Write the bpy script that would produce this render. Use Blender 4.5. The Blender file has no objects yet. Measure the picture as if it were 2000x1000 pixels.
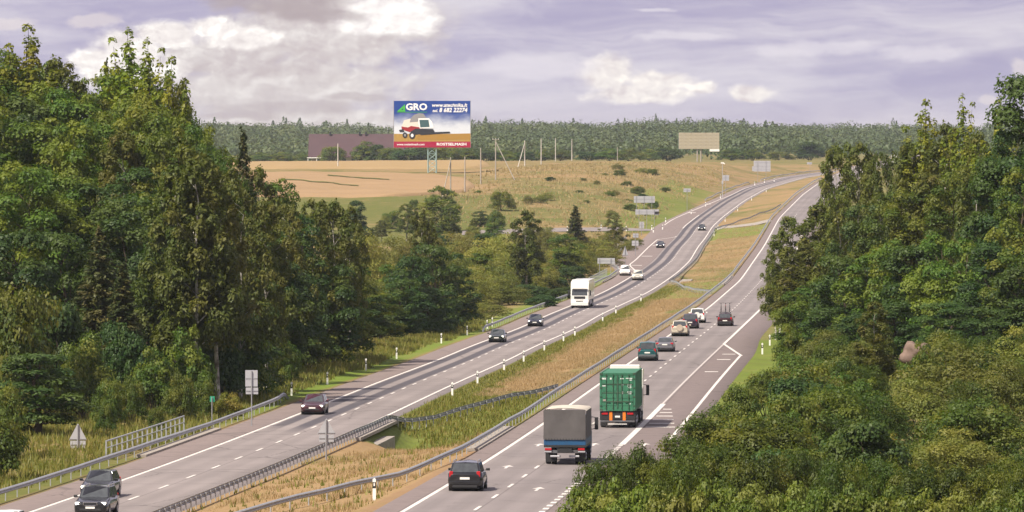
import bpy, math, random
import numpy as np
from mathutils import Vector, Matrix

# ------------------------------------------------------------------ camera, sky, sun, exposure
SC = bpy.context.scene
COL = SC.collection
F, CX, HY, CAMZ = 12000.0, 1000.0, 300.0, 24.0      # focal length (photo px), photo column/row of the level axis, eye height
cam_d = bpy.data.cameras.new("camera"); cam = bpy.data.objects.new("camera", cam_d); COL.objects.link(cam)
cam.location = (0, 0, CAMZ); cam.rotation_euler = (math.radians(90), 0, 0)
cam_d.sensor_width = 36.0; cam_d.lens = F / 2000 * 36.0; cam_d.shift_y = -0.1
cam_d.clip_start = 1.0; cam_d.clip_end = 30000.0
SC.camera = cam

SUN_AZ, SUN_EL = math.radians(-131), math.radians(52)      # azimuth from +Y, clockwise positive: from the left, a little behind the eye
sun_d = bpy.data.lights.new("sun", 'SUN'); sun_o = bpy.data.objects.new("sun", sun_d); COL.objects.link(sun_o)
sun_d.energy = 4.1; sun_d.angle = math.radians(2.5); sun_d.color = (1.0, 0.91, 0.77)
to_sun = Vector((math.sin(SUN_AZ) * math.cos(SUN_EL), math.cos(SUN_AZ) * math.cos(SUN_EL), math.sin(SUN_EL)))
sun_o.rotation_euler = to_sun.to_track_quat('Z', 'Y').to_euler()

SC.view_settings.view_transform = 'Standard'; SC.view_settings.look = 'None'
SC.view_settings.exposure = 0.95; SC.view_settings.gamma = 1.0
SC.view_settings.use_curve_mapping = False
SC.render.engine = 'CYCLES'
SC.cycles.use_denoising = True
SC.cycles.max_bounces = 6; SC.cycles.diffuse_bounces = 3; SC.cycles.glossy_bounces = 2
SC.cycles.transmission_bounces = 3; SC.cycles.volume_bounces = 1; SC.cycles.transparent_max_bounces = 6
SC.cycles.sample_clamp_indirect = 4.0

class NT:
    """small helper to write node trees as expressions"""
    def __init__(self, tree):
        self.t = tree; self.n = tree.nodes; self.l = tree.links
    def node(self, typ, **kw):
        n = self.n.new(typ)
        for k, v in kw.items(): setattr(n, k, v)
        return n
    def put(self, sock, v):
        if hasattr(v, 'is_output'): self.l.new(v, sock)
        else: sock.default_value = v
    def math(self, op, a, b=0.0, c=0.0, clamp=False):
        n = self.node('ShaderNodeMath', operation=op, use_clamp=clamp)
        for s, v in zip(n.inputs, (a, b, c)): self.put(s, v)
        return n.outputs[0]
    def mix(self, fac, a, b, blend='MIX'):
        n = self.node('ShaderNodeMix', data_type='RGBA', blend_type=blend)
        self.put(n.inputs[0], fac)
        for s, v in ((n.inputs[6], a), (n.inputs[7], b)):
            if not hasattr(v, 'is_output') and len(v) == 3: v = (*v, 1)
            self.put(s, v)
        return n.outputs[2]
    def smooth(self, v, a, b, lo=0.0, hi=1.0):
        n = self.node('ShaderNodeMapRange', interpolation_type='SMOOTHSTEP')
        for s, x in zip(n.inputs, (v, a, b, lo, hi)): self.put(s, x)
        return n.outputs[0]
    def noise(self, vec, scale, detail=3.0, rough=0.55, dim='3D', color=False, distort=0.0):
        n = self.node('ShaderNodeTexNoise', noise_dimensions=dim)
        if vec is not None: self.l.new(vec, n.inputs['Vector'])
        n.inputs['Scale'].default_value = scale; n.inputs['Detail'].default_value = detail
        n.inputs['Roughness'].default_value = rough; n.inputs['Distortion'].default_value = distort
        return n.outputs['Color' if color else 'Fac']
    def xyz(self, vec):
        n = self.node('ShaderNodeSeparateXYZ'); self.l.new(vec, n.inputs[0]); return n.outputs
    def comb(self, x, y, z):
        n = self.node('ShaderNodeCombineXYZ')
        for s, v in zip(n.inputs, (x, y, z)): self.put(s, v)
        return n.outputs[0]

def build_world():
    w = bpy.data.worlds.new("World"); SC.world = w; w.use_nodes = True
    t = w.node_tree; t.nodes.clear(); k = NT(t)
    tc = k.node('ShaderNodeTexCoord'); d = k.xyz(tc.outputs['Generated'])
    az = k.math('ARCTAN2', d[0], d[1]); el = k.math('ARCSINE', d[2])
    # degrees, so that cloud sizes read easily: the lens sees about 9.5 degrees of azimuth and 1.4 of sky
    A = k.math('MULTIPLY', az, 57.29578); E = k.math('MULTIPLY', el, 57.29578)
    sky = k.node('ShaderNodeTexSky', sky_type='NISHITA', sun_disc=False)
    sky.sun_elevation = SUN_EL; sky.sun_rotation = SUN_AZ; sky.altitude = 150.0; sky.air_density = 1.0; sky.dust_density = 1.2
    clear = k.mix(1.0, sky.outputs[0], (0.055, 0.055, 0.060), 'MULTIPLY')
    # high thin veil over all of the sky, streaked along the horizon
    cv = k.comb(k.math('MULTIPLY', A, 0.30), k.math('MULTIPLY', E, 2.0), 3.7)
    wob = k.noise(k.comb(k.math('MULTIPLY', A, 0.7), k.math('MULTIPLY', E, 1.6), 9.0), 1.0, 3.0, 0.5)
    cv2 = k.comb(k.math('ADD', k.math('MULTIPLY', A, 0.30), k.math('MULTIPLY', wob, 0.9)), k.math('ADD', k.math('MULTIPLY', E, 2.0), k.math('MULTIPLY', wob, 0.8)), 3.7)
    streak = k.noise(cv2, 1.0, 6.0, 0.58)
    veil = k.smooth(streak, 0.36, 0.66)
    veil_col = k.mix(veil, (0.415, 0.378, 0.55), (0.695, 0.65, 0.725))
    col = k.mix(0.93, clear, veil_col)
    # paler, warmer air low over the land
    low = k.smooth(k.math('ABSOLUTE', E), 0.0, 0.75, 1.0, 0.0)
    col = k.mix(k.math('MULTIPLY', low, 0.55), col, (0.66, 0.585, 0.615))
    # heaped clouds: field = sum of soft lumps, torn by noise
    warp = k.noise(k.comb(A, k.math('MULTIPLY', E, 1.6), 7.7), 2.2, 4.0, 0.6, color=True)
    wv = k.xyz(warp); wa = k.math('ADD', A, k.math('MULTIPLY', k.math('SUBTRACT', wv[0], 0.5), 0.28)); we = k.math('ADD', E, k.math('MULTIPLY', k.math('SUBTRACT', wv[1], 0.5), 0.16))
    pv = k.comb(wa, k.math('MULTIPLY', we, 1.5), 1.3)
    puff = k.noise(pv, 3.4, 9.0, 0.58)
    puff_up = k.noise(k.comb(k.math('SUBTRACT', wa, 0.05), k.math('ADD', k.math('MULTIPLY', we, 1.5), 0.07), 1.3), 3.4, 5.0, 0.55)
    relief = k.math('SUBTRACT', puff, puff_up)                       # lit from upper left
    puff2 = k.noise(k.comb(wa, k.math('MULTIPLY', we, 1.7), 5.1), 2.4, 7.0, 0.60)
    def lump(a0, e0, ra, re):
        x = k.math('DIVIDE', k.math('SUBTRACT', wa, a0), ra); y = k.math('DIVIDE', k.math('SUBTRACT', we, e0), re)
        r2 = k.math('ADD', k.math('MULTIPLY', x, x), k.math('MULTIPLY', y, y))
        return k.math('POWER', 2.71828, k.math('MULTIPLY', r2, -1.0))
    def deg(px, py): return (math.degrees(math.atan((px - CX) / F)), math.degrees(math.atan((HY - py) / F)))
    def layer(lumps, thr, soft, amp=0.9):
        s = None
        for (px, py, rx, ry) in lumps:
            a0, e0 = deg(px, py); g = lump(a0, e0, math.degrees(rx / F), math.degrees(ry / F))
            s = g if s is None else k.math('MAXIMUM', s, g)
        v = k.math('ADD', s, k.math('MULTIPLY', k.math('SUBTRACT', puff, 0.5), amp))
        return v, k.smooth(v, thr, thr + soft)
    def lit(dark, mid, light, gain=2.8):
        t = k.math('ADD', 0.5, k.math('MULTIPLY', relief, gain))
        return k.mix(k.smooth(t, 0.45, 1.0), k.mix(k.smooth(t, 0.0, 0.55), dark, mid), light)
    # clouds beyond the picture: the same kind of lumps wherever a broad noise is high
    broad = k.noise(k.comb(k.math('MULTIPLY', A, 0.16), k.math('MULTIPLY', E, 0.30), 12.0), 1.0, 3.0, 0.5)
    outside = k.smooth(k.math('ABSOLUTE', A), 5.2, 7.5); above = k.smooth(E, 1.6, 2.6)
    off = k.math('MAXIMUM', outside, above)
    gv = k.math('ADD', broad, k.math('MULTIPLY', k.math('SUBTRACT', puff, 0.5), 0.5))
    gm = k.math('MULTIPLY', k.smooth(gv, 0.50, 0.66), off)
    col = k.mix(k.math('MULTIPLY', gm, 0.85), col, lit((0.55, 0.48, 0.49), (0.70, 0.64, 0.63), (0.95, 0.90, 0.86)))
    # big grey-violet body over the left half
    v, m = layer([(640, 60, 250, 100), (560, 170, 300, 80), (440, 110, 190, 60), (640, 235, 300, 34)], 0.26, 0.50, 0.8)
    body = k.mix(k.smooth(puff2, 0.34, 0.66), (0.56, 0.485, 0.48), (0.77, 0.715, 0.685))
    body = k.mix(0.5, body, lit((0.52, 0.445, 0.445), (0.67, 0.605, 0.59), (0.92, 0.875, 0.83)))
    col = k.mix(k.math('MULTIPLY', m, 0.93), col, body)
    # its sunlit heads
    v, m = layer([(325, 66, 78, 32), (255, 92, 78, 34), (190, 122, 66, 40), (400, 52, 60, 22), (470, 72, 90, 24), (250, 140, 120, 40)], 0.26, 0.46, 0.85)
    col = k.mix(m, col, lit((0.74, 0.67, 0.66), (0.90, 0.84, 0.81), (1.16, 1.11, 1.04)))
    v, m = layer([(750, 22, 90, 42), (800, 45, 55, 24), (700, 46, 60, 22)], 0.24, 0.46, 0.8)
    col = k.mix(m, col, lit((0.80, 0.73, 0.73), (0.96, 0.91, 0.88), (1.20, 1.16, 1.10)))
    v, m = layer([(560, 212, 190, 20), (470, 225, 120, 12), (700, 190, 90, 12)], 0.35, 0.45, 0.7)
    col = k.mix(k.math('MULTIPLY', m, 0.6), col, (0.47, 0.395, 0.405))
    # dark lid above
    v, m = layer([(540, -5, 170, 48), (620, 30, 110, 22)], 0.35, 0.40, 0.8)
    col = k.mix(k.math('MULTIPLY', m, 0.7), col, (0.39, 0.32, 0.335))
    # small heaps over the right half
    v, m = layer([(1185, 143, 66, 40), (1290, 160, 90, 26), (1370, 172, 44, 16), (1470, 183, 46, 20), (1250, 184, 120, 22)], 0.30, 0.45, 0.85)
    col = k.mix(k.math('MULTIPLY', m, 0.88), col, lit((0.70, 0.615, 0.61), (0.88, 0.815, 0.77), (1.10, 1.03, 0.93)))
    v, m = layer([(1600, 95, 190, 20), (1810, 105, 130, 24), (1050, 130, 170, 36), (1330, 70, 120, 16), (1280, 20, 60, 6)], 0.40, 0.50, 0.9)
    col = k.mix(k.math('MULTIPLY', m, 0.6), col, (0.76, 0.71, 0.765))
    v, m = layer([(180, 42, 60, 18), (20, 48, 60, 16), (1995, 135, 26, 24), (1930, 195, 22, 14)], 0.40, 0.40, 0.8)
    col = k.mix(k.math('MULTIPLY', m, 0.6), col, (0.76, 0.68, 0.68))
    bg = k.node('ShaderNodeBackground'); k.l.new(col, bg.inputs[0]); bg.inputs[1].default_value = 0.57
    out = k.node('ShaderNodeOutputWorld'); k.l.new(bg.outputs[0], out.inputs[0])
build_world()

# ------------------------------------------------------------------ helpers
rng = np.random.default_rng(7)
R = random.Random(11)
def tag(o, label=None, cat=None, group=None, kind=None):
    if label: o['label'] = label
    if cat: o['category'] = cat
    if group: o['group'] = group
    if kind: o['kind'] = kind
    return o
def link(name, data, parent=None):
    o = bpy.data.objects.new(name, data); COL.objects.link(o)
    if parent is not None: o.parent = parent
    return o
def empty(name, loc=(0, 0, 0), rz=0.0):
    o = link(name, None); o.location = loc; o.rotation_euler = (0, 0, rz); o.empty_display_size = 0.2
    return o
def copy_tree(o, parent=None):
    c = o.copy(); COL.objects.link(c); c.parent = parent
    for ch in o.children: copy_tree(ch, c)
    return c
def mesh_np(name, V, Fc, mats=(), smooth=False, uv=None):
    """V (n,3) floats, Fc (m,k) ints (all faces alike) -> mesh"""
    V = np.asarray(V, np.float32); Fc = np.asarray(Fc, np.int32)
    me = bpy.data.meshes.new(name); m, kk = Fc.shape
    me.vertices.add(len(V)); me.vertices.foreach_set('co', V.ravel())
    me.loops.add(m * kk); me.loops.foreach_set('vertex_index', Fc.ravel())
    me.polygons.add(m); me.polygons.foreach_set('loop_start', np.arange(0, m * kk, kk, dtype=np.int32))
    if smooth: me.polygons.foreach_set('use_smooth', np.ones(m, bool))
    if uv is not None:
        l = me.uv_layers.new(name='UVMap'); l.data.foreach_set('uv', np.asarray(uv, np.float32)[Fc.ravel()].ravel())
    for mt in mats: me.materials.append(mt)
    me.update(calc_edges=True)
    return me

class MB:
    """collects shapes into one mesh"""
    def __init__(s): s.v = []; s.f = []; s.sm = []
    def add(s, vs, fs, smooth=False):
        b = len(s.v); s.v += [tuple(p) for p in vs]
        s.f += [tuple(i + b for i in f) for f in fs]; s.sm += [smooth] * len(fs)
        return s
    def box(s, c, d, rz=0.0, taper=1.0, taper_y=None):
        """box of size d centred at c; the top is scaled by taper"""
        ty = taper if taper_y is None else taper_y
        x, y, z = d[0] / 2, d[1] / 2, d[2] / 2; cs, sn = math.cos(rz), math.sin(rz)
        P = []
        for zz, kx, ky in ((-z, 1, 1), (z, taper, ty)):
            for a, b in ((-x, -y), (x, -y), (x, y), (-x, y)):
                a, b = a * kx, b * ky
                P.append((c[0] + a * cs - b * sn, c[1] + a * sn + b * cs, c[2] + zz))
        return s.add(P, [(3, 2, 1, 0), (4, 5, 6, 7), (0, 1, 5, 4), (1, 2, 6, 5), (2, 3, 7, 6), (3, 0, 4, 7)])
    def tube(s, a, b, r0, r1=None, n=8, caps=True):
        r1 = r0 if r1 is None else r1
        a, b = Vector(a), Vector(b); d = (b - a)
        if d.length < 1e-6: return s
        q = d.normalized().to_track_quat('Z', 'Y'); P = []
        for c, r in ((a, r0), (b, r1)):
            for i in range(n):
                t = 2 * math.pi * i / n; P.append(c + q @ Vector((r * math.cos(t), r * math.sin(t), 0)))
        fs = [(i, (i + 1) % n, n + (i + 1) % n, n + i) for i in range(n)]
        s.add(P, fs, True)
        if caps: s.add(P, [tuple(range(n - 1, -1, -1)), tuple(range(n, 2 * n))])
        return s
    def prism(s, poly, axis, a, b):
        """extrude a closed 2-D polygon along axis 'x','y' or 'z' from a to b"""
        def m(p, t):
            return {'x': (t, p[0], p[1]), 'y': (p[0], t, p[1]), 'z': (p[0], p[1], t)}[axis]
        n = len(poly); P = [m(p, a) for p in poly] + [m(p, b) for p in poly]
        fs = [(i, (i + 1) % n, n + (i + 1) % n, n + i) for i in range(n)] + [tuple(range(n - 1, -1, -1)), tuple(range(n, 2 * n))]
        return s.add(P, fs)
    def loft(s, rings, caps=True, smooth=True, closed=True):
        n = len(rings[0]); P = [p for r in rings for p in r]; fs = []
        for j in range(len(rings) - 1):
            for i in range(n if closed else n - 1):
                k2 = (i + 1) % n
                fs.append((j * n + i, j * n + k2, (j + 1) * n + k2, (j + 1) * n + i))
        s.add(P, fs, smooth)
        if caps: s.add(P, [tuple(range(n - 1, -1, -1)), tuple(range((len(rings) - 1) * n, len(rings) * n))])
        return s
    def quad(s, *ps): return s.add(ps, [tuple(range(len(ps)))])
    def mesh(s, name, mat):
        me = bpy.data.meshes.new(name); me.from_pydata(s.v, [], s.f)
        me.polygons.foreach_set('use_smooth', s.sm); me.materials.append(mat); me.update()
        return me
    def build(s, name, mat, parent=None, bevel=0.0, seg=2):
        o = link(name, s.mesh(name, mat), parent)
        if bevel:
            b = o.modifiers.new('edge', 'BEVEL'); b.width = bevel; b.segments = seg; b.limit_method = 'ANGLE'; b.angle_limit = math.radians(35)
            b.harden_normals = False
        return o

# ------------------------------------------------------------------ materials
M = {}
def mat(name, col, rough=0.6, metal=0.0, spec=0.5, noise=None, bump=None, emit=None, coat=0.0):
    """principled; noise=(scale, amount, second colour)"""
    m = bpy.data.materials.new(name); m.use_nodes = True; k = NT(m.node_tree)
    p = m.node_tree.nodes['Principled BSDF']
    p.inputs['Roughness'].default_value = rough; p.inputs['Metallic'].default_value = metal
    p.inputs['Specular IOR Level'].default_value = spec; p.inputs['Coat Weight'].default_value = coat
    p.inputs['Base Color'].default_value = (*col, 1)
    if noise:
        tc = k.node('ShaderNodeTexCoord'); nz = k.noise(tc.outputs['Object'], noise[0], 5.0, 0.6)
        k.l.new(k.mix(k.smooth(nz, 0.5 - noise[1] / 2, 0.5 + noise[1] / 2), (*col, 1), (*noise[2], 1)), p.inputs['Base Color'])
    if bump:
        tc = k.node('ShaderNodeTexCoord'); b = k.node('ShaderNodeBump'); b.inputs['Strength'].default_value = bump[1]
        k.l.new(k.noise(tc.outputs['Object'], bump[0], 4.0), b.inputs['Height']); k.l.new(b.outputs[0], p.inputs['Normal'])
    if emit:
        p.inputs['Emission Color'].default_value = (*emit[0], 1); p.inputs['Emission Strength'].default_value = emit[1]
    M[name] = m
    return m
def leaf_mat(name, c1, c2, c3, trans=0.35, osc=0.35):
    """three leaf tints: per leaf, per bough (attribute) and per plant; light passes through the leaf"""
    m = bpy.data.materials.new(name); m.use_nodes = True; t = m.node_tree; t.nodes.clear(); k = NT(t)
    g = k.node('ShaderNodeNewGeometry'); oi = k.node('ShaderNodeObjectInfo')
    at = k.node('ShaderNodeAttribute', attribute_name='bough')
    col = k.mix(g.outputs['Random Per Island'], (*c1, 1), (*c2, 1))
    col = k.mix(k.smooth(at.outputs['Fac'], 0.35, 1.0), col, (*c3, 1))
    hs = k.node('ShaderNodeHueSaturation')
    k.l.new(k.math('ADD', 0.484, k.math('MULTIPLY', oi.outputs['Random'], 0.036)), hs.inputs['Hue'])
    hs.inputs['Saturation'].default_value = 1.0
    k.l.new(k.math('ADD', 1.0 - osc / 2, k.math('MULTIPLY', k.math('FRACT', k.math('MULTIPLY', oi.outputs['Random'], 7.31)), osc)), hs.inputs['Value'])
    k.l.new(col, hs.inputs['Color'])
    p = k.node('ShaderNodeBsdfPrincipled'); p.inputs['Roughness'].default_value = 0.55; p.inputs['Specular IOR Level'].default_value = 0.3
    k.l.new(hs.outputs[0], p.inputs['Base Color'])
    tr = k.node('ShaderNodeBsdfTranslucent'); k.l.new(k.mix(1.0, hs.outputs[0], (1.15, 1.2, 0.6, 1), 'MULTIPLY'), tr.inputs[0])
    mx = k.node('ShaderNodeMixShader'); mx.inputs[0].default_value = trans
    k.l.new(p.outputs[0], mx.inputs[1]); k.l.new(tr.outputs[0], mx.inputs[2])
    o = k.node('ShaderNodeOutputMaterial'); k.l.new(mx.outputs[0], o.inputs[0])
    M[name] = m
    return m

mat('galvanised', (0.40, 0.41, 0.42), 0.5, 0.25, 0.5, (3.0, 0.6, (0.30, 0.31, 0.33)))
mat('sign_back', (0.45, 0.45, 0.47), 0.55, 0.2, 0.5, (1.5, 0.8, (0.38, 0.38, 0.41)))
mat('sign_post', (0.33, 0.33, 0.35), 0.5, 0.4)
mat('concrete', (0.33, 0.295, 0.26), 0.9, 0, 0.3, (1.2, 0.5, (0.21, 0.185, 0.16)), (6, 0.3))
mat('white_plastic', (0.80, 0.79, 0.75), 0.5)
mat('black_band', (0.02, 0.02, 0.022), 0.5)
mat('line_white', (0.64, 0.61, 0.57), 0.7, 0, 0.4, (1.1, 0.5, (0.47, 0.43, 0.40)))
mat('line_faded', (0.50, 0.46, 0.43), 0.75, 0, 0.4, (2.5, 0.5, (0.36, 0.32, 0.31)))
mat('wood_pole', (0.40, 0.36, 0.31), 0.85, 0, 0.3, (2.0, 0.6, (0.28, 0.25, 0.22)))
mat('concrete_pole', (0.55, 0.52, 0.47), 0.85, 0, 0.3, (1.0, 0.6, (0.43, 0.40, 0.36)))
mat('bark', (0.10, 0.075, 0.055), 0.95, 0, 0.2, (1.5, 0.5, (0.05, 0.04, 0.03)))
mat('birch_bark', (0.50, 0.47, 0.42), 0.9, 0, 0.2, (1.1, 0.25, (0.10, 0.085, 0.07)))
mat('rust_steel', (0.16, 0.17, 0.19), 0.6, 0.5, 0.5, (2, 0.7, (0.10, 0.09, 0.09)))
# ------------------------------------------------------------------ the two carriageways: plan and profile
DD = np.arange(120.0, 2700.0, 2.0)
def road_path(st):
    """stations (photo column, photo row, metres below the eye) of the lane line -> X(D), Z(D) smoothed"""
    st = np.array(st, float); D = st[:, 2] * F / (st[:, 1] - HY); X = (st[:, 0] - CX) * D / F; H = st[:, 2]
    o = np.argsort(D); D, X, H = D[o], X[o], H[o]
    # straight continuation at both ends
    def ext(V):
        a = (V[2] - V[0]) / (D[2] - D[0]); b = (V[-1] - V[-3]) / (D[-1] - D[-3])
        v = np.interp(DD, D, V)
        return np.where(DD < D[0], V[0] + a * (DD - D[0]), np.where(DD > D[-1], V[-1] + b * (DD - D[-1]), v))
    g = np.exp(-0.5 * (np.arange(-45, 46) * 2.0 / 22.0) ** 2); g /= g.sum()
    def sm(v):
        n = 45; a = 2 * v[0] - v[n:0:-1]; b = 2 * v[-1] - v[-2:-n - 2:-1]
        return np.convolve(np.concatenate([a, v, b]), g, 'valid')
    return sm(ext(X)), CAMZ - sm(ext(H))
ST_L = [(252, 976, 19.5), (302, 958, 19.5), (391, 925, 19.55), (503, 880, 19.65), (598, 841, 19.75), (654, 817, 19.8), (810, 749, 20.25),
        (863.5, 727.5, 20.4), (926.5, 702.6, 20.6), (979, 677, 20.9), (1039, 654, 21.2), (1081, 636.6, 21.4), (1120, 615, 21.7), (1154, 601, 21.85),
        (1177.5, 590, 21.85), (1211, 577, 21.8), (1250, 555, 21.5), (1285, 532, 21.1), (1312, 510, 20.85), (1332, 482, 20.2), (1349, 464, 19.6),
        (1363, 443, 18.0), (1388, 422, 16.6), (1430, 392, 13.6), (1475, 368, 10.9), (1550, 347, 8.5), (1610, 338, 7.5), (1690, 330, 6.3)]
ST_R = [(870, 1035, 18.0), (923.5, 998.5, 18.0), (985, 958, 18.1), (1043, 917, 18.4), (1063, 903, 18.5), (1160.5, 826.6, 19.0), (1253, 748.6, 19.5),
        (1305.6, 706, 19.8), (1372.5, 652.5, 19.95), (1437.5, 600, 20.2), (1487.5, 547.5, 20.9), (1526, 480, 19.0), (1550, 425, 16.0),
        (1592, 380, 11.6), (1624, 355, 9.1), (1690, 325, 4.9), (1750, 313, 2.7)]
XL, ZL = road_path(ST_L); XR, ZR = road_path(ST_R)
def lx(D): return np.interp(D, DD, XL)
def rx(D): return np.interp(D, DD, XR)
def lz(D): return np.interp(D, DD, ZL)
def rz_(D): return np.interp(D, DD, ZR)
TL = np.arctan(np.gradient(XL, DD)); TR = np.arctan(np.gradient(XR, DD))       # heading, from +Y towards +X
ROADS = {'L': (XL, ZL, TL), 'R': (XR, ZR, TR)}
def on_road(r, D, off, dz=0.0):
    X, Z, T = ROADS[r]; x, z, t = np.interp(D, DD, X), np.interp(D, DD, Z), np.interp(D, DD, T)
    return (float(x + off * math.cos(t)), float(D - off * math.sin(t)), float(z + dz)), float(t)
def sst(a, b, x):
    t = np.clip((np.asarray(x, float) - a) / (b - a), 0, 1); return t * t * (3 - 2 * t)
# pavement edges, metres from the lane line (negative = left)
def l_left(D): return -6.1 - 4.6 * sst(1050, 1180, D) * (1 - sst(1500, 1850, D))
def l_right(D): return 4.35 + 0 * np.asarray(D, float)
def r_left(D): return -5.0 + 0 * np.asarray(D, float)
def r_right(D): return 6.6 + 0.9 * (1 - sst(600, 680, D))

# ------------------------------------------------------------------ land form
def ctrl():
    C = []
    for D in list(range(150, 2600, 55)):
        for r, a, b in (('L', l_left, l_right), ('R', r_left, r_right)):
            for off in (float(a(D)) - 2.2, float(b(D)) + 2.2):
                (x, y, z), _ = on_road(r, D, off, -0.25); C.append((x, y, z))
    for (px, py, D) in [(700, 388, 1600), (900, 386, 1600), (560, 388, 1600), (430, 392, 1600), (700, 362, 1690), (560, 362, 1690), (880, 364, 1690), (700, 339, 1800), (900, 342, 1795), (560, 338, 1800),
                        (430, 336, 1820), (900, 331, 1870), (700, 329, 1900), (700, 318.5, 2400), (450, 318.5, 2400), (967, 352, 1740), (939, 360, 1700), (908, 376, 1640),
                        (1024, 330, 1950), (1057, 325, 2050), (1085, 316, 2350), (1117, 314, 2500), (1000, 455, 1475), (1200, 450, 1482), (1100, 452, 1478), (850, 460, 1470), (700, 462, 1470),
                        (1000, 424, 1530), (1100, 424, 1530), (1200, 420, 1545), (800, 425, 1530), (650, 425, 1530), (1000, 395, 1590), (1100, 385, 1620), (1200, 385, 1640), (1100, 355, 1720), (1200, 345, 1780),
                        (1200, 318, 1950), (1100, 330, 1830), (1300, 317, 2050), (1300, 345, 1850), (1300, 372, 1730), (1400, 316, 2200), (1400, 330, 2030), (1500, 318.5, 2350),
                        (1600, 322, 2550), (800, 318, 2700), (1200, 314, 2700), (1400, 314, 2800), (500, 318, 2700)]:
        C.append(((px - CX) * D / F, D, CAMZ - (py - HY) * D / F))
    for (x, D, h) in [(-38, 480, 18.6), (-30, 440, 19.6), (-50, 560, 15), (-52, 650, 12), (-80, 600, 10), (-30, 650, 17.2), (-22, 620, 19.4), (-14, 700, 20.8), (-60, 440, 16.5), (-75, 480, 12),
                      (-40, 380, 19.3), (-60, 330, 17.5), (-45, 300, 19), (-100, 450, 10), (-130, 650, 6), (-90, 800, 10), (-60, 800, 17), (-30, 800, 21.5), (-20, 900, 22.4), (-60, 950, 21.5),
                      (0, 950, 22.6), (-10, 1050, 22.6), (10, 1080, 22.0), (-50, 1100, 22.5), (-100, 1000, 18), (-30, 1200, 22), (10, 1250, 20.9), (-70, 1300, 21.5), (-10, 1380, 20.2), (-60, 1400, 20.3),
                      (-130, 1300, 18), (-160, 1000, 10),
                      (16, 340, 18.6), (26, 360, 18.4), (34, 450, 17.6), (25, 300, 18.0), (10, 290, 18.2), (12, 255, 17.2), (26, 255, 17.0), (10, 205, 14.2), (30, 205, 14.0), (45, 400, 17.6), (40, 500, 16.8), (-2, 100, 6.3), (0, 0, 1.7), (25, 100, 6.0), (60, 300, 16.5),
                      (60, 450, 16), (80, 650, 14), (48, 650, 18.2), (48, 800, 19.5), (80, 900, 18.5), (45, 550, 17), (100, 1200, 17), (90, 1500, 14.5), (130, 1800, 8), (170, 2200, 4), (200, 2600, 2),
                      (-40, 100, 8), (-60, 0, 3), (60, 0, 2), (0, -150, 2), (-100, 150, 11), (150, 300, 9), (-200, 300, 8),
                      (300, 900, 10), (-350, 900, 5), (300, 1600, 6), (-350, 1600, 8), (-450, 2400, 4.5), (400, 2400, 2), (-600, 3300, 4), (-200, 3300, 3.6), (200, 3300, 3.6), (600, 3300, 3),
                      (-700, 4300, -3), (-250, 4300, -3.5), (250, 4300, -4), (700, 4300, -4), (-800, 5300, -10), (-300, 5300, -11), (300, 5300, -11), (900, 5300, -11), (0, 7000, -12), (-1500, 7000, -12), (1500, 7000, -12),
                      # hollows where the lane passes under both carriageways
                      (-6.6, 431, 21.7), (-6.0, 438, 21.7), (-7.6, 423, 21.2), (28.5, 1042, 23.4), (33, 1045, 23.3)]:
        C.append((x, D, CAMZ - h))
    return np.array(C)
KY = 0.45
CP = ctrl()
def _k(a, b):
    return np.sqrt((a[:, None, 0] - b[None, :, 0]) ** 2 + (KY * (a[:, None, 1] - b[None, :, 1])) ** 2)
_n = len(CP); _A = np.zeros((_n + 3, _n + 3)); _A[:_n, :_n] = -_k(CP, CP) - 0.4 * np.eye(_n) * 0
_P = np.column_stack([np.ones(_n), CP[:, 0] / 100, CP[:, 1] / 100]); _A[:_n, _n:] = _P; _A[_n:, :_n] = _P.T
_W = np.linalg.solve(_A + 1e-9 * np.eye(_n + 3), np.concatenate([CP[:, 2], np.zeros(3)]))
def ground_z(x, y, roads=True):
    x = np.atleast_1d(np.asarray(x, float)); y = np.atleast_1d(np.asarray(y, float))
    out = np.empty(len(x))
    for i in range(0, len(x), 20000):
        q = np.column_stack([x[i:i + 20000], y[i:i + 20000]])
        out[i:i + 20000] = -_k(q, CP) @ _W[:_n] + np.column_stack([np.ones(len(q)), q[:, 0] / 100, q[:, 1] / 100]) @ _W[_n:]
    # gentle unevenness
    out += 0.10 * np.sin(x * 0.31 + y * 0.05) * np.sin(y * 0.043 + 1.3 * np.sin(x * 0.11)) + 0.06 * np.sin(x * 0.9 + 1.7) * np.sin(y * 0.21)
    if roads:
        for X, Z, T, a, b in ((XL, ZL, TL, l_left, l_right), (XR, ZR, TR, r_left, r_right)):
            th = np.interp(y, DD, T); off = (x - np.interp(y, DD, X)) * np.cos(th)
            yy = y + off * np.sin(th); z = np.interp(yy, DD, Z) - 0.08
            d = np.maximum(a(yy) - off, off - b(yy))
            w = (1 - sst(0.2, 2.4, d)) * ((y > 125) & (y < 2650))
            out = out * (1 - w) + z * w
    return out
def gz(x, y): return float(ground_z([x], [y])[0])
def at(px, D):                      # a photo column at a distance -> point on the ground
    x = (px - CX) * D / F; return Vector((x, D, gz(x, D)))

def road_off(x, y):
    o = []
    for X, T in ((XL, TL), (XR, TR)):
        o.append((x - np.interp(y, DD, X)) * np.cos(np.interp(y, DD, T)))
    return o

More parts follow.
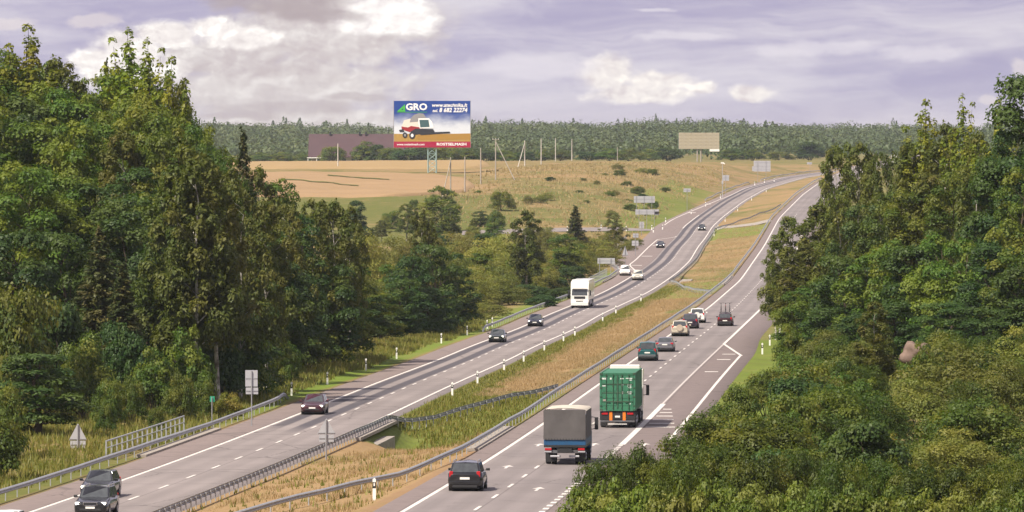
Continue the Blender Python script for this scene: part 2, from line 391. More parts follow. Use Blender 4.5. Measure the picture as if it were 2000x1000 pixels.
def ground_material():
    m = bpy.data.materials.new('meadow'); m.use_nodes = True; k = NT(m.node_tree); p = m.node_tree.nodes['Principled BSDF']
    p.inputs['Roughness'].default_value = 0.95; p.inputs['Specular IOR Level'].default_value = 0.1
    tc = k.node('ShaderNodeTexCoord'); v = tc.outputs['Object']
    a = k.node('ShaderNodeAttribute', attribute_name='zone'); s = k.node('ShaderNodeSeparateColor'); k.l.new(a.outputs['Color'], s.inputs[0])
    dry, lush, soil = s.outputs[0], s.outputs[1], s.outputs[2]
    n1 = k.noise(v, 0.045, 5, 0.6); n2 = k.noise(v, 0.35, 4, 0.65); n3 = k.noise(v, 2.2, 3, 0.6)
    df = k.math('ADD', dry, k.math('ADD', k.math('MULTIPLY', k.math('SUBTRACT', n1, 0.5), 1.5), k.math('MULTIPLY', k.math('SUBTRACT', n2, 0.5), 0.9)))
    df = k.smooth(df, 0.15, 0.85)
    green = k.mix(n3, (0.070, 0.085, 0.020), (0.140, 0.140, 0.038))
    tan = k.mix(n2, (0.215, 0.145, 0.070), (0.31, 0.218, 0.112))
    tan = k.mix(k.smooth(n3, 0.3, 0.75), tan, (0.245, 0.155, 0.078))
    col = k.mix(df, green, tan)
    fresh = k.mix(n3, (0.085, 0.145, 0.018), (0.155, 0.20, 0.030))
    col = k.mix(k.math('MULTIPLY', lush, k.smooth(n2, 0.2, 0.55)), col, fresh)
    col = k.mix(k.math('MULTIPLY', soil, k.smooth(n2, 0.25, 0.6)), col, (0.20, 0.12, 0.075))
    k.l.new(col, p.inputs['Base Color'])
    b = k.node('ShaderNodeBump'); b.inputs['Strength'].default_value = 0.6; b.inputs['Distance'].default_value = 0.4
    k.l.new(k.math('ADD', n2, k.math('MULTIPLY', n3, 0.5)), b.inputs['Height']); k.l.new(b.outputs[0], p.inputs['Normal'])
    M['meadow'] = m

def zone_of(x, y):
    oL, oR = road_off(x, y)
    dry = np.full(len(x), 0.30); lush = np.zeros(len(x)); soil = np.zeros(len(x))
    med = (oL > 4) & (oR < -4.5) & (y < 2600)
    dry = np.where(med, 0.22 + 0.68 * sst(1.5, 5.5, oL - 4.35), dry)                     # rough dry grass in the middle, greener by the left carriageway
    near = med & (y < 505)
    dry = np.where(near, 0.92, dry)
    g1 = med & (y > 425) & (y < 520)
    lush = np.where(g1, 0.5 * sst(425, 440, y) * (1 - sst(490, 520, y)), lush); dry = np.where(g1, 0.25, dry)
    far = med & (y > 990)
    dry = np.where(far, 0.60, dry)
    g2 = med & (y > 880) & (y < 1010) & (oL > 6); lush = np.where(g2 & (y > 905), 0.7, lush)
    g3 = med & (y > 1390) & (y < 1500); lush = np.where(g3, 0.7, lush)
    vl = (oL < -6) & (oL > -14) & (y < 1100)                                           # mown left verge
    w = sst(-14, -9, oL) * (1 - sst(-6.9, -6.2, oL))
    lush = np.where(vl, 0.95 * w * sst(430, 520, y), lush); soil = np.where((oL > -6.9) & (oL < -6) & (y < 1500), 0.55, soil)
    dry = np.where((oL <= -9) & (oL > -40) & (y < 430), 0.42, dry)
    dry = np.where((oL < -6.5) & (oL > -80) & (y > 620) & (y < 1150), 0.55, dry)
    dry = np.where((oL < -6.5) & (y > 1150) & (y < 1500), 0.50, dry)
    dry = np.where((oL < -6.5) & (y >= 1500), 0.56, dry)
    dry = np.where((oL < -6.5) & (y >= 1500) & (y < 1720) & (oL > -60), 0.36, dry)
    dry = np.where((oL <= -45) & (y > 1380) & (y < 1612), 0.20, dry)
    lush = np.where((oL < -9) & (oL > -22) & (y > 1480) & (y < 1850), 0.55, lush)
    rr = (oR > 6) & (oR < 12) & (y < 1100); lush = np.where(rr, 0.7, lush)
    e = (np.abs(oR + 5.0) < 0.9) | ((oR > 6.4) & (oR < 7.6) & (y > 660)); soil = np.where(e & (y < 1500), 0.5, soil)
    dry = np.where((oR < -5) & (oR > -9) & (y < 1100) & (y > 500), 0.45, dry)
    dry = np.where(y > 2600, 0.4, dry)
    return np.clip(np.column_stack([dry, lush, soil, np.ones(len(x))]), 0, 1)

def build_ground():
    ys = np.concatenate([np.linspace(-400, 100, 12), np.arange(120, 240, 12.0), 240 * 1.0085 ** np.arange(0, 286), np.linspace(2750, 5600, 36), [6200, 7000, 8500, 11000, 15000]])
    t = np.concatenate([-np.geomspace(2.5, 0.15, 14), np.linspace(-0.14, 0.14, 281), np.geomspace(0.15, 2.5, 14)])
    Y, T = np.meshgrid(ys, t, indexing='ij'); X = T * (np.abs(Y) * 0.86 + 70)
    x, y = X.ravel(), Y.ravel(); z = ground_z(np.clip(x, -1600, 1600), np.clip(y, -200, 7000))
    nr, nc = len(ys), len(t); i = np.arange(nr * nc).reshape(nr, nc)
    Fc = np.stack([i[:-1, :-1], i[:-1, 1:], i[1:, 1:], i[1:, :-1]], -1).reshape(-1, 4)
    me = mesh_np('ground', np.column_stack([x, y, z]), Fc, [M['meadow']], True)
    a = me.color_attributes.new('zone', 'FLOAT_COLOR', 'POINT'); a.data.foreach_set('color', zone_of(x, y).astype(np.float32).ravel())
    tag(link('ground', me), 'rough grassland with dry and green patches around the motorway', kind='structure')
ground_material(); build_ground()

# ------------------------------------------------------------------ pavement
def asphalt(name, base, shoulder, tracks, sh_at, right_sh):
    """uv: u = metres from the lane line, v = metres along"""
    m = bpy.data.materials.new(name); m.use_nodes = True; k = NT(m.node_tree); p = m.node_tree.nodes['Principled BSDF']
    uv = k.node('ShaderNodeUVMap'); uv.uv_map = 'UVMap'; s = k.xyz(uv.outputs[0]); u, v = s[0], s[1]
    tc = k.node('ShaderNodeTexCoord'); ob = tc.outputs['Object']
    n1 = k.noise(ob, 0.06, 4, 0.6); n2 = k.noise(ob, 1.3, 4, 0.65); n3 = k.noise(ob, 14.0, 2, 0.6)
    along = k.noise(k.comb(k.math('MULTIPLY', u, 1.1), k.math('MULTIPLY', v, 0.012), 0.0), 1.0, 4, 0.6)
    b2 = tuple(c * 0.80 for c in base)
    col = k.mix(k.smooth(n1, 0.3, 0.7), (*base, 1), (*b2, 1))
    col = k.mix(k.math('MULTIPLY', k.smooth(along, 0.4, 0.75), 0.28), col, tuple(c * 0.7 for c in base))
    col = k.mix(k.math('MULTIPLY', k.smooth(n2, 0.45, 0.8), 0.3), col, tuple(c * 1.2 for c in base))
    # polished and darkened wheel paths
    for c0 in (-2.65, -0.95, 0.95, 2.65):
        w = k.smooth(k.math('ABSOLUTE', k.math('SUBTRACT', u, c0)), 0.15, 0.75, 1.0, 0.0)
        col = k.mix(k.math('MULTIPLY', w, k.math('MULTIPLY', along, 0.55)), col, tuple(c * 0.55 for c in base))
    shm = k.smooth(u, sh_at - 0.05, sh_at + 0.05, 1.0, 0.0)
    if right_sh is not None: shm = k.math('MAXIMUM', shm, k.smooth(u, right_sh - 0.05, right_sh + 0.05))
    sc = k.mix(k.smooth(n2, 0.35, 0.7), (*shoulder, 1), tuple(c * 0.84 for c in shoulder))
    col = k.mix(shm, col, sc)
    # crossing joints and sealed cracks near the little bridges
    jn = k.math('ABSOLUTE', k.math('SUBTRACT', k.math('FRACT', k.math('ADD', k.math('DIVIDE', v, 17.0), k.math('MULTIPLY', k.noise(k.comb(u, v, 0.0), 0.22, 3, 0.7), 0.25))), 0.5))
    jm = k.math('MULTIPLY', k.smooth(jn, 0.006, 0.016, 1.0, 0.0), k.math('MULTIPLY', k.smooth(v, 340, 380), k.smooth(v, 450, 480, 1.0, 0.0)))
    col = k.mix(k.math('MULTIPLY', jm, 0.55), col, (0.07, 0.06, 0.06))
    if tracks:
        tr = None
        for a, b in ((-3.25, -2.25), (-1.35, -0.30)):
            e = k.math('MULTIPLY', k.math('SUBTRACT', n2, 0.5), 0.22)
            q = k.math('MULTIPLY', k.smooth(k.math('ADD', u, e), a - 0.12, a + 0.12), k.smooth(k.math('ADD', u, e), b - 0.12, b + 0.12, 1.0, 0.0))
            tr = q if tr is None else k.math('MAXIMUM', tr, q)
        st = k.smooth(k.math('ADD', v, k.math('MULTIPLY', u, 3.0)), 428, 446)
        tr = k.math('MULTIPLY', k.math('MULTIPLY', tr, st), k.smooth(k.noise(k.comb(k.math('MULTIPLY', u, 0.5), k.math('MULTIPLY', v, 0.03), 2.0), 1.0, 3, 0.6), 0.20, 0.42, 0.8, 1.0))
        col = k.mix(k.math('MULTIPLY', tr, 0.86), col, k.mix(n2, (0.036, 0.034, 0.044), (0.066, 0.060, 0.072)))
    k.l.new(col, p.inputs['Base Color']); p.inputs['Roughness'].default_value = 0.82; p.inputs['Specular IOR Level'].default_value = 0.3
    vo = k.node('ShaderNodeTexVoronoi', feature='DISTANCE_TO_EDGE'); vo.inputs['Scale'].default_value = 0.16; k.l.new(k.comb(k.math('ADD', u, k.math('MULTIPLY', n2, 0.8)), k.math('MULTIPLY', v, 0.35), 0.0), vo.inputs['Vector'])
    ck = k.math('MULTIPLY', k.smooth(vo.outputs['Distance'], 0.004, 0.012, 1.0, 0.0), k.smooth(n1, 0.45, 0.6))
    col = k.mix(k.math('MULTIPLY', ck, 0.6), col, (0.06, 0.052, 0.05))
    for c0 in (-3.72, 0.14, 3.72):
        col = k.mix(k.smooth(k.math('ABSOLUTE', k.math('SUBTRACT', u, c0)), 0.03, 0.06, 0.45, 0.0), col, (0.07, 0.06, 0.058))
    k.l.new(col, p.inputs['Base Color'])
    b = k.node('ShaderNodeBump'); b.inputs['Strength'].default_value = 0.25; b.inputs['Distance'].default_value = 0.02
    k.l.new(n3, b.inputs['Height']); k.l.new(b.outputs[0], p.inputs['Normal'])
    M[name] = m
asphalt('asphalt_left', (0.238, 0.206, 0.198), (0.184, 0.146, 0.136), True, -3.6, None)
asphalt('asphalt_right', (0.207, 0.180, 0.176), (0.168, 0.134, 0.127), False, -3.6, 3.62)
mat('asphalt_side', (0.22, 0.19, 0.18), 0.85, 0, 0.3, (0.4, 0.6, (0.17, 0.15, 0.145)))

def strip_mesh(name, r, a, b, D0, D1, dz, m, step=4.0, cols=2, skirt=0.0):
    """sheet along a carriageway between offsets a and b (numbers or functions of D)"""
    Ds = np.arange(D0, D1 + 0.01, (D1 - D0) / max(1, round((D1 - D0) / step)))
    fa = a if callable(a) else (lambda D: a + 0 * D); fb = b if callable(b) else (lambda D: b + 0 * D)
    X, Z, T = ROADS[r]; A, B = fa(Ds), fb(Ds); V, UV = [], []
    x0, z0, t0 = np.interp(Ds, DD, X), np.interp(Ds, DD, Z), np.interp(Ds, DD, T)
    for j in range(cols):
        o = A + (B - A) * j / (cols - 1)
        V.append(np.column_stack([x0 + o * np.cos(t0), Ds - o * np.sin(t0), z0 + dz])); UV.append(np.column_stack([o, Ds]))
    if skirt:
        for j, o in ((0, A - 0.25), (-1, B + 0.25)):
            q = np.column_stack([x0 + o * np.cos(t0), Ds - o * np.sin(t0), z0 + dz - skirt]); u = np.column_stack([o, Ds])
            if j == 0: V.insert(0, q); UV.insert(0, u)
            else: V.append(q); UV.append(u)
        cols += 2
    V = np.stack(V, 1).reshape(-1, 3); UV = np.stack(UV, 1).reshape(-1, 2); n = len(Ds)
    i = np.arange(n * cols).reshape(n, cols)
    Fc = np.stack([i[:-1, :-1], i[:-1, 1:], i[1:, 1:], i[1:, :-1]], -1).reshape(-1, 4)
    return mesh_np(name, V, Fc, [m], False, UV)
road_l = tag(link('road', strip_mesh('road', 'L', l_left, l_right, 130, 2660, 0.0, M['asphalt_left'], 5, 6, 0.30)), 'oncoming carriageway with two dark repaired wheel tracks', kind='structure')
road_r = tag(link('road', strip_mesh('road', 'R', r_left, r_right, 130, 2660, 0.0, M['asphalt_right'], 5, 6, 0.30)), 'carriageway leading away with a marked bay on its outer side', kind='structure')
def side_road():
    pts = [(-12, 1474), (-4, 1476), (4, 1478), (12, 1480), (25, 1484), (34, 1489), (40, 1494)]
    V = []
    for i, (x, y) in enumerate(pts):
        for s in (-6, 6):
            yy = y + s; z = gz(x, yy) + 0.10 + (0.30 if s > 0 else 0.02)
            if i >= len(pts) - 2: z = float(lz(yy)) + 0.004 - (0.03 if i == len(pts) - 2 else 0.008)
            V.append((x, yy, z))
    Fc = [(2 * i, 2 * i + 2, 2 * i + 3, 2 * i + 1) for i in range(len(pts) - 1)]
    tag(link('side_road', mesh_np('side_road', V, Fc, [M['asphalt_side']])), 'narrow road joining the oncoming carriageway at the far junction', kind='structure')
side_road()

# painted lines are sheets a few millimetres above the pavement, each a child of its road
LZ = 0.006
def line(road, r, name, a, b, D0, D1, m='line_white', step=6.0): link(name, strip_mesh(name, r, a, b, D0, D1, LZ, M[m], step), road)
line(road_l, 'L', 'edge_line', -3.62, -3.38, 130, 1065)
line(road_l, 'L', 'edge_line', 3.38, 3.60, 130, 2660)
kerb = lambda D: -3.62 - 3.7 * sst(1075, 1170, D) * (1 - sst(1405, 1440, D))
line(road_l, 'L', 'edge_line', kerb, lambda D: kerb(D) + 0.25, 1066, 1440, step=4)
line(road_l, 'L', 'edge_line', -3.62, -3.38, 1500, 1640)
outer = lambda D: -9.0 + 5.4 * sst(1560, 1860, D)
line(road_l, 'L', 'edge_line', outer, lambda D: outer(D) + 0.25, 1530, 2660)
line(road_r, 'R', 'edge_line', -3.62, -3.38, 130, 2660)
line(road_r, 'R', 'edge_line', 3.36, 3.64, 641, 2660)
line(road_r, 'R', 'edge_line', 3.40, 3.56, 472, 640, 'line_faded')
line(road_r, 'R', 'edge_line', 3.34, 3.74, 395, 472)
line(road_r, 'R', 'bay_line', 6.20, 6.44, 395, 603)
line(road_r, 'R', 'bay_line', lambda D: 3.44 + 2.85 * (641 - D) / 38, lambda D: 3.72 + 2.85 * (641 - D) / 38, 603, 641, step=4)
def dashes(road, r, off, w, D0, D1, per, ln, name='lane_dash', m='line_white'):
    D = D0
    while D < D1:
        link(name, strip_mesh(name, r, off - w / 2, off + w / 2, D, D + ln, LZ, M[m], ln), road); D += per
dashes(road_l, 'L', 0.0, 0.17, 250, 1560, 12.0, 4.0); dashes(road_r, 'R', 0.0, 0.17, 251, 1560, 12.0, 4.0)
dashes(road_r, 'R', 3.5, 0.30, 282, 394, 3.0, 1.5, 'give_way_dash')
for D in (425, 432, 439, 446, 453, 460):                       # hatched wedge
    dashes(road_r, 'R', 3.78 + 0.95 * (472 - D) / 47 + 0.2, 1.9 * (472 - D) / 47 + 0.15, D, D + 0.1, 9, 1.2, 'hatch_bar')
for D, r, a, b in ((607, 'R', 4.4, 5.7), (590, 'R', 4.4, 5.7), (553, 'R', 4.4, 5.6), (1110, 'L', -6.3, -4.4), (1150, 'L', -6.6, -4.6), (1235, 'L', -6.8, -4.6), (1345, 'L', -6.8, -4.6), (1660, 'L', -7.5, -5.3), (1740, 'L', -6.4, -4.8)):
    link('bay_tick', strip_mesh('bay_tick', r, a, b, D, D + (1.5 if D < 1000 else 3), LZ, M['line_white'], 3), road_r if r == 'R' else road_l)
def arrow(D, off):
    P = [(-0.08, 0), (0.08, 0), (0.08, 2.4), (0.36, 2.4), (0.0, 4.2), (-0.36, 2.4), (-0.08, 2.4)]
    V = []
    for (o, d) in P:
        p, _ = on_road('R', D + d, off + o, LZ); V.append(p)
    me = bpy.data.meshes.new('lane_arrow'); me.from_pydata(V, [], [tuple(range(7))]); me.materials.append(M['line_white']); link('lane_arrow', me, road_r)
for D, off in ((359, -1.75), (331, 1.75), (393, 1.75), (392, -1.75), (360, 5.0), (393, 5.0)): arrow(D, off)
# ------------------------------------------------------------------ trees and shrubs
leaf_mat('leaf_broad', (0.044, 0.088, 0.010), (0.098, 0.148, 0.016), (0.145, 0.165, 0.018))
leaf_mat('leaf_dark', (0.024, 0.056, 0.013), (0.054, 0.094, 0.018), (0.066, 0.100, 0.018))
leaf_mat('leaf_birch', (0.060, 0.084, 0.013), (0.115, 0.132, 0.022), (0.132, 0.132, 0.024))
leaf_mat('leaf_spruce', (0.034, 0.050, 0.016), (0.068, 0.078, 0.022), (0.085, 0.075, 0.022), 0.2)
leaf_mat('leaf_poplar', (0.085, 0.130, 0.010), (0.165, 0.195, 0.014), (0.220, 0.220, 0.018))
leaf_mat('leaf_willow', (0.118, 0.140, 0.022), (0.192, 0.200, 0.038), (0.205, 0.195, 0.038), 0.35, 0.65)
leaf_mat('leaf_bush', (0.045, 0.084, 0.010), (0.098, 0.140, 0.020), (0.138, 0.152, 0.020))
leaf_mat('leaf_yellow', (0.120, 0.140, 0.018), (0.220, 0.205, 0.030), (0.250, 0.190, 0.030))

def leaves(P, N, L, W, r, axis=None):
    """one folded leaf-spray per point: P (n,3) places, N (n,3) facing, axis (n,3) or None"""
    n = len(P); N = N / np.linalg.norm(N, axis=1, keepdims=True)
    A = r.normal(size=(n, 3)) if axis is None else axis + 0.45 * r.normal(size=(n, 3))
    A -= N * (A * N).sum(1, keepdims=True); A /= np.linalg.norm(A, axis=1, keepdims=True) + 1e-9
    B = np.cross(N, A); s = r.uniform(0.6, 1.35, (n, 1)); l = L * s; w = W * s * r.uniform(0.7, 1.2, (n, 1))
    V = np.stack([P - A * l * 0.5, P + B * w * 0.5 + N * w * 0.22, P + A * l * 0.5, P - B * w * 0.5 + N * w * 0.22], 1)
    return V.reshape(-1, 3)
def lobes_to_leaves(C, Rd, n, L, W, r, flat=0.8, up=0.5, droop=False, tall=1.0):
    Pn, Nn, bb = [], [], []
    per = np.maximum(8, (n * Rd ** 2 / (Rd ** 2).sum()).astype(int))
    for c, rad, k in zip(C, Rd, per):
        d = r.normal(size=(k, 3)); d /= np.linalg.norm(d, axis=1, keepdims=True)
        d[:, 2] = np.where(d[:, 2] < -0.35, -d[:, 2] * 0.6, d[:, 2])               # fuller on top than below
        rr = rad * r.uniform(0.45, 1.08, (k, 1)) ** 0.6
        rr *= 1 + 0.22 * np.sin(d[:, :1] * 5 + c[0] * 3) * np.sin(d[:, 1:2] * 6 + c[1] * 2)
        p = c + d * rr * np.array([1, 1, flat * tall])
        if droop: p[:, 2] -= np.abs(r.normal(size=k)) * rad * 0.55
        Pn.append(p); Nn.append(d + np.array([0, 0, up]) + 0.36 * r.normal(size=(k, 3))); bb.append(np.full(k, r.uniform()))
    P, N, b = np.concatenate(Pn), np.concatenate(Nn), np.concatenate(bb)
    ax = np.tile([0, 0, -1.0], (len(P), 1)) if droop else None
    return leaves(P, N, L, W, r, ax), np.repeat(b, 4)
def crown_mesh(name, V, b, m):
    me = mesh_np(name, V, np.arange(len(V)).reshape(-1, 4), [M[m]])
    a = me.attributes.new('bough', 'FLOAT', 'POINT'); a.data.foreach_set('value', b.astype(np.float32))
    return me
def limb(mb, a, b, r0, r1, bend, r, n=6):
    a, b = np.array(a, float), np.array(b, float); prev = a; rp = r0
    for i in (1, 2, 3):
        t = i / 3; p = a + (b - a) * t + np.array([0, 0, bend]) * math.sin(math.pi * t) + r.normal(size=3) * 0.03 * np.linalg.norm(b - a) * (i < 3)
        rn = r0 + (r1 - r0) * t; mb.tube(prev, p, rp, rn, n, False); prev, rp = p, rn
def trunk_line(mb, H, r0, r, lean=0.02, n=9, top=0.93):
    pts = [np.array([0, 0, -0.6])]
    for i in range(1, 8):
        pts.append(np.array([r.normal() * lean * H * i / 7, r.normal() * lean * H * i / 7, H * top * i / 7]))
    for i in range(7):
        mb.tube(pts[i], pts[i + 1], r0 * (1 - i / 7.6) * (1.35 if i == 0 else 1), r0 * (1 - (i + 1) / 7.6), n, False)
    return pts
def tpos(pts, z):
    zs = [p[2] for p in pts]; return np.array([np.interp(z, zs, [p[k] for p in pts]) for k in (0, 1)] + [z])

def proto_broad(seed, m='leaf_broad', H=20.0, rxy=4.6, n=15000, low=0.16, nl=46, L=0.36, bark='bark'):
    r = np.random.default_rng(seed); mb = MB(); pts = trunk_line(mb, H, 0.27, r)
    C, Rd = [], []
    for i in range(nl):
        t = (i + 0.5) / nl; z = H * (low + (0.97 - low) * t)
        prof = math.sqrt(max(0.03, 1 - ((t - 0.42) / 0.60) ** 2)) * (0.72 + 0.5 * r.uniform())
        a = i * 2.399 + r.normal() * 0.4; rad = rxy * prof * r.uniform(0.55, 0.98)
        c = np.array([math.cos(a) * rad, math.sin(a) * rad, z + r.normal() * 0.5]); C.append(c); Rd.append((1.05 + 1.15 * r.uniform()) * (1.0 - 0.25 * t) * (0.72 if H < 15 else 1.0))
        if i % 2 == 0:
            q = tpos(pts, max(1.5, z - 0.55 * rad - 0.8)); limb(mb, q, c, 0.10 * (1.1 - t) + 0.02, 0.015, -0.1 * rad, r)
    C.append(np.array([*pts[-1][:2], H * 0.965])); Rd.append(0.7)
    V, b = lobes_to_leaves(np.array(C), np.array(Rd), n, L, L * 0.62, r)
    return mb, V, b, m, bark, H
def proto_birch(seed, H=20.0, rxy=3.1, n=13000, m='leaf_birch'):
    r = np.random.default_rng(seed); mb = MB(); pts = trunk_line(mb, H, 0.19, r, 0.012)
    C, Rd = [], []
    for i in range(80):
        t = (i + 0.5) / 80; z = H * (0.26 + 0.71 * t); prof = math.sqrt(max(0.03, 1 - ((t - 0.38) / 0.66) ** 2)) * r.uniform(0.6, 1.15)
        a = i * 2.399 + r.normal() * 0.5; rad = rxy * prof * r.uniform(0.35, 1.0)
        c = np.array([math.cos(a) * rad, math.sin(a) * rad, z]); C.append(c); Rd.append(r.uniform(0.55, 1.05) * (1 - 0.45 * t))
        if i % 3 == 0: limb(mb, tpos(pts, max(2, z - rad * 0.9)), c, 0.05 * (1.1 - t) + 0.012, 0.008, 0.12 * rad, r, 5)
    V, b = lobes_to_leaves(np.array(C), np.array(Rd), n, 0.36, 0.17, r, 1.2, 0.25, True, 1.1)
    return mb, V, b, m, 'birch_bark', H
def proto_spruce(seed, H=20.0, rxy=3.4, n=15000, m='leaf_spruce'):
    r = np.random.default_rng(seed); mb = MB(); pts = trunk_line(mb, H, 0.24, r, 0.004, 8, 0.99)
    P, N, A, b = [], [], [], []
    tiers = 34
    for i in range(tiers):
        t = (i + 0.3) / tiers; z = H * (0.07 + 0.92 * t); Rr = rxy * (1 - t) ** 0.85 * r.uniform(0.8, 1.12) + 0.18
        nb = max(5, int(11 * (1 - t) + 4))
        for j in range(nb):
            a = 2 * math.pi * (j + r.uniform(-0.3, 0.3)) / nb + i * 0.7; bl = Rr * r.uniform(0.72, 1.1); k = max(8, int(n / (tiers * 9.5) * (bl / rxy * 1.6 + 0.25)))
            q = r.uniform(0.12, 1.0, k) ** 0.7 * bl; side = r.normal(size=k) * 0.16 * (bl - q * 0.55 + 0.25)
            drop = 0.10 * q + 0.11 * q * q / max(rxy, 1) + np.abs(r.normal(size=k)) * 0.16
            ca, sa = math.cos(a), math.sin(a)
            zz = z + r.uniform(-0.5, 0.5) * H / tiers
            P.append(np.column_stack([ca * q - sa * side, sa * q + ca * side, zz - drop + 0.28 * (q / bl) ** 3 + 0.12 * r.normal(size=k)]))
            N.append(np.column_stack([np.full(k, ca * 0.35), np.full(k, sa * 0.35), np.ones(k)]) + 0.4 * r.normal(size=(k, 3)))
            A.append(np.tile([ca, sa, -0.35], (k, 1))); b.append(np.full(k, r.uniform()))
            if j % 2 == 0: limb(mb, (0, 0, z), (ca * bl * 0.8, sa * bl * 0.8, z - 0.12 * bl), 0.03 + 0.03 * (1 - t), 0.01, 0, r, 4)
    P, N, A, b = map(np.concatenate, (P, N, A, b))
    return mb, leaves(P, N, 0.46, 0.20, r, A), np.repeat(b, 4), m, 'bark', H
def proto_poplar(seed, H=20.0, n=17000, m='leaf_poplar', rxy=3.4):
    """several upright leaders, each a narrow spire"""
    r = np.random.default_rng(seed); mb = MB(); pts = trunk_line(mb, H, 0.24, r, 0.008)
    C, Rd = [], []
    for s in range(13):
        a = s * 2.399; base = rxy * math.sqrt(s / 13.0); top = H * (1.0 - 0.42 * (base / rxy) ** 1.2 * r.uniform(0.5, 1.1)); z0 = H * r.uniform(0.16, 0.30)
        tip = np.array([math.cos(a) * base * 1.05, math.sin(a) * base * 1.05, top]); foot = tpos(pts, z0) if s else tpos(pts, 0.5)
        limb(mb, foot, tip, 0.09, 0.012, 0.6 * (s > 0), r)
        nl = 15 if s else 26
        for j in range(nl):
            t = 0.22 + 0.78 * (j + 0.5) / nl; p = foot + (tip - foot) * t; p[:2] += r.normal(size=2) * 0.55 * (1.05 - t); p[2] += r.normal() * 0.2
            C.append(p); Rd.append((1.25 - 0.85 * t) * r.uniform(0.75, 1.2))
    V, b = lobes_to_leaves(np.array(C), np.array(Rd), n, 0.33, 0.22, r, 1.0, 0.6, False, 1.5)
    return mb, V, b, m, 'bark', H
def proto_dome(seed, m='leaf_willow', H=6.0, rxy=3.3, n=9500, L=0.24, W=0.11, nl=40, stems=7, low=0.10):
    r = np.random.default_rng(seed); mb = MB(); C, Rd = [], []
    for i in range(nl):
        u = (i + 0.5) / nl; el = math.asin(min(1, u * 1.0)); a = i * 2.399 + r.normal() * 0.35; q = r.uniform(0.55, 0.98)
        c = np.array([math.cos(a) * math.cos(el) * rxy * q, math.sin(a) * math.cos(el) * rxy * q, H * (low + (0.90 - low) * math.sin(el) ** 0.85 * q * 1.05)])
        C.append(c); Rd.append(r.uniform(0.085, 0.16) * (H + rxy))
    for s in range(stems):
        c = C[int((s + 0.5) * nl / stems)]; a = r.uniform(0, 6.28); limb(mb, (0.25 * math.cos(a), 0.25 * math.sin(a), -0.4), c, 0.075, 0.015, 0.4, r, 5)
    V, b = lobes_to_leaves(np.array(C), np.array(Rd), n, L, W, r, 0.8, 0.45)
    return mb, V, b, m, 'bark', H

leaf_mat('leaf_thicket', (0.030, 0.056, 0.006), (0.074, 0.106, 0.011), (0.112, 0.124, 0.012))
leaf_mat('leaf_bright', (0.070, 0.112, 0.010), (0.160, 0.192, 0.026), (0.215, 0.220, 0.045))
leaf_mat('leaf_ridge', (0.060, 0.084, 0.032), (0.070, 0.094, 0.034), (0.092, 0.108, 0.036), 0.2)  # lighter, duller, more even green puts some distance haze into the leaf colour
PROTO = {}
def reg(kind, *ps):
    lst = []
    for i, (mb, V, b, m, bark, H) in enumerate(ps):
        shrub = kind in ('willow', 'bush', 'yellow_bush', 'dark_bush', 'near_bush', 'bright_bush')
        cr = crown_mesh(kind + '_crown', V, b, m); tr = mb.mesh(kind + '_trunk', M[bark])
        z = V[:, 2]; rad = np.hypot(V[:, 0], V[:, 1])
        lst.append((cr, tr, float(np.percentile(z, 99.7)), float(np.percentile(rad, 97)), shrub))
    PROTO[kind] = lst
reg('broad', proto_broad(1), proto_broad(2, rxy=4.0), proto_broad(3, rxy=5.2, nl=54))
reg('dark', proto_broad(11, 'leaf_dark', rxy=4.2), proto_broad(12, 'leaf_dark', rxy=4.9), proto_broad(13, 'leaf_dark', rxy=3.6))
reg('birch', proto_birch(21), proto_birch(22, rxy=3.7), proto_birch(23, rxy=2.6))
reg('spruce', proto_spruce(31), proto_spruce(32, rxy=2.7), proto_spruce(33, rxy=4.0))
reg('poplar', proto_poplar(41), proto_poplar(42, rxy=2.8))
reg('willow', proto_dome(51), proto_dome(52, H=5.5, rxy=3.6), proto_dome(53, H=6.5, rxy=3.0))
reg('bush', proto_dome(61, 'leaf_bush', 4.0, 2.6, 9000, 0.20, 0.12), proto_dome(62, 'leaf_bush', 3.6, 2.8, 9000, 0.20, 0.12), proto_dome(63, 'leaf_bush', 4.4, 2.3, 9000, 0.20, 0.12))
reg('dark_bush', proto_dome(71, 'leaf_broad', 4.4, 2.5, 8000, 0.24, 0.16), proto_dome(72, 'leaf_dark', 4.6, 2.6, 8000, 0.24, 0.16))
reg('yellow_bush', proto_dome(81, 'leaf_yellow', 3.2, 2.1, 7000, 0.18, 0.11))
reg('near_bush', proto_dome(91, 'leaf_thicket', 4.2, 3.0, 16000, 0.17, 0.085, 60, 9), proto_dome(92, 'leaf_thicket', 3.8, 3.2, 16000, 0.17, 0.085, 60, 9), proto_dome(93, 'leaf_thicket', 4.2, 2.8, 16000, 0.18, 0.10, 50, 9))
reg('bright_bush', proto_dome(94, 'leaf_bright', 3.6, 3.0, 10000, 0.26, 0.13, 60, 9), proto_dome(95, 'leaf_bright', 3.8, 2.8, 10000, 0.28, 0.15, 60, 9))
reg('low_dark', proto_broad(14, 'leaf_dark', 10.0, 3.3, 12000, 0.08, 44, 0.30), proto_broad(15, 'leaf_dark', 10.0, 2.9, 12000, 0.08, 44, 0.30))
reg('low_broad', proto_broad(16, 'leaf_broad', 10.0, 3.3, 12000, 0.08, 44, 0.30), proto_broad(17, 'leaf_broad', 10.0, 2.9, 12000, 0.08, 44, 0.30))

